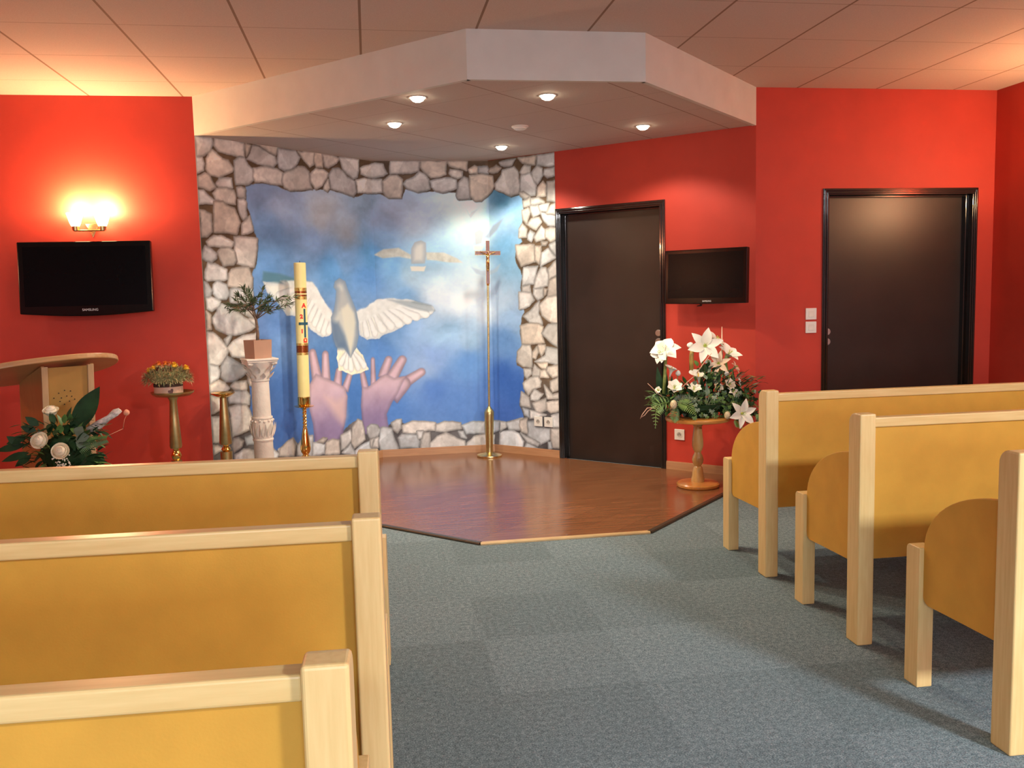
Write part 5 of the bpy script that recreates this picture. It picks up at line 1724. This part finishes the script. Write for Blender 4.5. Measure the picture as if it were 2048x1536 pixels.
# ================================================================ rose bouquet on a stand before the lectern
BX, BY = -1.57, 4.78
t = thing('flower_stand', 'low round beech stand under the white rose bouquet, hidden behind the front left pew', 'stand', (BX, BY, 0))
bm = bmesh.new()
lathe(bm, [(0.0, 0.0), (0.14, 0.0), (0.14, 0.02), (0.03, 0.03), (0.025, 0.34), (0.13, 0.36), (0.13, 0.38), (0.0, 0.38)], 36)
obj('stand_body', bm, M['beech'], t, smooth='auto')
t = thing('rose_bouquet', 'bouquet of white roses with dark leaves and one tall leaf, in front of the lectern', 'bouquet', (BX, BY, 0.3805))
K = BY / 4.95
def Q2(px, py, dy=0.0):
    return Vector(((px - 150) * 0.00310 * 1.0 + 0.045, dy, (915 - py) * 0.00268 + (0.573 - 0.3805) + 0.027 - (px - 150) * 0.00012))
bm = bmesh.new()
lathe(bm, [(0.0, 0.0), (0.07, 0.0), (0.085, 0.10), (0.078, 0.10), (0.0, 0.09)], 28)
obj('bowl', bm, M['leaf_dark'], t, smooth='auto')
def rose(px, py, dy, r, ax):
    c_ = Q2(px, py, dy); ax = Vector(ax).normalized(); _, u, v = frame_axes(ax)
    bm = bmesh.new(); rq = random.Random(int(px))
    for ring, (n_, rd, ht, op) in enumerate(((2, 0.22, 0.86, -0.35), (3, 0.44, 0.88, -0.6), (3, 0.66, 0.80, -0.6), (4, 0.86, 0.66, -0.2), (5, 1.04, 0.46, 0.25))):
        for k in range(n_):
            a0 = 2 * PI * k / n_ + ring * 0.9
            sp = 2 * PI / n_ * 0.62 + 0.25
            g = []; h0 = ht - (0.42 if ring < 3 else 0.95)
            for i in range(5):
                row = []
                for j in range(7):
                    a_ = a0 + (j / 6 - 0.5) * sp * 2 * (0.75 + 0.25 * i / 4)
                    q = i / 4
                    rad = r * (rd * (0.35 + 0.65 * q ** 0.6) + op * 0.45 * q ** 3)
                    hh = r * (h0 + (ht - h0) * q - 0.18 * abs(j / 6 - 0.5) ** 2 * 4 * q - op * 0.25 * q ** 4)
                    row.append(bm.verts.new(c_ + ax * hh + (u * math.cos(a_) + v * math.sin(a_)) * rad))
                g.append(row)
            for i in range(4):
                for j in range(6):
                    f = bm.faces.new((g[i][j], g[i][j + 1], g[i + 1][j + 1], g[i + 1][j])); f.smooth = True
    blob(bm, c_ + ax * r * 0.12, r * 0.86, 2, 0, 0.03)
    o_ = obj('rose', bm, M['cream_petal'], t)
    for p_ in o_.data.polygons: p_.use_smooth = True
    bm = bmesh.new()
    tube(bm, [Q2(140, 930, 0), c_ - ax * r * 1.2, c_ - ax * r * 0.4], [0.004, 0.004, 0.006], 8)
    obj('stem', bm, M['stem'], o_)
rose(125, 826, -0.02, 0.034, (0.0, -0.35, 0.9)); rose(117, 875, -0.12, 0.038, (-0.15, -0.9, 0.4)); rose(148, 894, -0.14, 0.037, (0.1, -0.9, 0.4))
bm = bmesh.new()
s_ = Q2(142, 880, 0.04); e = Q2(198, 780, 0.05)
leaf(bm, s_, e - s_, (e - s_).length, 0.105, up=Vector((0, -1, 0.1)), droop=-0.06, n=12, fold=0.18, shape=1.1)
obj('tall_leaf', bm, M['leaf_dark'], t)
bm = bmesh.new()
rr = random.Random(8)
pl = [Q2(180, 862, -0.02), Q2(198, 850, -0.02), Q2(212, 838, -0.02), Q2(224, 828, -0.02), Q2(231, 822, -0.02)]
tube(bm, pl, [0.013, 0.019, 0.013, 0.018, 0.010], 9)
for v in bm.verts: v.co += Vector((rr.uniform(-.004, .004), rr.uniform(-.004, .004), rr.uniform(-.005, .005)))
obj('birch_branch', bm, simple('pale silvery bark', (0.62, 0.57, 0.52), 0.8, 0, 0.4, 60), t, smooth=True)
bm = bmesh.new(); blob(bm, Q2(241, 828, -0.02), 0.016, 2, 0, 0.08)
tube(bm, [Q2(232, 860, 0.0), Q2(236, 842, -0.01), Q2(241, 832, -0.02)], 0.0015, 5)
tube(bm, [Q2(180, 890, 0.0), Q2(210, 872, 0), Q2(232, 860, 0.0)], 0.0015, 5)
obj('small_bud', bm, M['pink_fl'], t, smooth=True)
bm = bmesh.new()
for k in range(250):
    px = rr.uniform(85, 195); py = rr.uniform(845, 935)
    c_ = Q2(px, py, rr.uniform(-0.10, 0.10))
    d_ = Vector(((px - 140) / 60, rr.uniform(-0.8, 0.3), rr.uniform(-0.5, 0.9)))
    leaf(bm, c_, d_, rr.uniform(0.05, 0.085), rr.uniform(0.022, 0.036), droop=rr.uniform(0, 0.4), n=5, mi=rr.choice((0, 0, 0, 0, 1)))
for (a_, b_, c2, d2) in ((90, 870, 60, 882), (88, 885, 42, 895), (92, 900, 50, 915), (80, 885, 62, 868), (95, 905, 70, 925), (175, 915, 208, 905), (175, 920, 210, 918), (170, 925, 205, 928), (110, 850, 92, 832), (105, 860, 84, 850)):
    s_ = Q2(a_, b_, -0.06); e = Q2(c2, d2, -0.08)
    leaf(bm, s_, e - s_, (e - s_).length, 0.04, up=Vector((0, -1, 0.3)), droop=0.1, n=6, mi=0)
blob(bm, Q2(140, 905, 0), 0.10, 3, 0, 0.06, (1.2, 0.8, 0.9))
for (a_, b_, c2, d2) in ((165, 875, 188, 868), (165, 880, 190, 884), (168, 870, 178, 850)):
    s_ = Q2(a_, b_, -0.08); e = Q2(c2, d2, -0.10)
    leaf(bm, s_, e - s_, (e - s_).length, 0.06, up=Vector((0, -1, 0.3)), droop=0.1, n=6, mi=2)
f_ = obj('foliage', bm, [M['leaf_dark'], M['leaf_mid'], M['leaf_grey']], t); f_['kind'] = 'stuff'
def fern2(pts, w0, key, n=20):
    P_ = [Q2(*p_) for p_ in pts]; bm = bmesh.new()
    def at(q):
        q = q * (len(P_) - 1); i = min(len(P_) - 2, int(q)); return P_[i].lerp(P_[i + 1], q - i)
    tube(bm, [at(k / 6) for k in range(7)], 0.0015, 5)
    for k in range(n):
        q = 0.1 + 0.88 * k / (n - 1); c_ = at(q); d_ = (at(min(1, q + .05)) - at(max(0, q - .05))).normalized()
        s_ = d_.cross(Vector((0.1, -1, 0.35))).normalized(); wl = w0 * (1 - 0.6 * q) + 0.004
        for sg in (-1, 1): leaf(bm, c_, s_ * sg + d_ * 0.5, wl, 0.007, up=Vector((0, -1, 0.3)), n=4)
    obj('fern_frond', bm, M[key], t)
fern2([(160, 890, -0.08), (190, 880, -0.1), (214, 874, -0.1)], 0.05, 'leaf_mid')
bm = bmesh.new()
for k in range(60):
    blob(bm, Q2(rr.gauss(150, 7), rr.uniform(900, 930), rr.uniform(-0.17, -0.13)), rr.uniform(0.003, 0.0055), 1)
f_ = obj('babys_breath', bm, M['white_petal'], t); f_['kind'] = 'stuff'
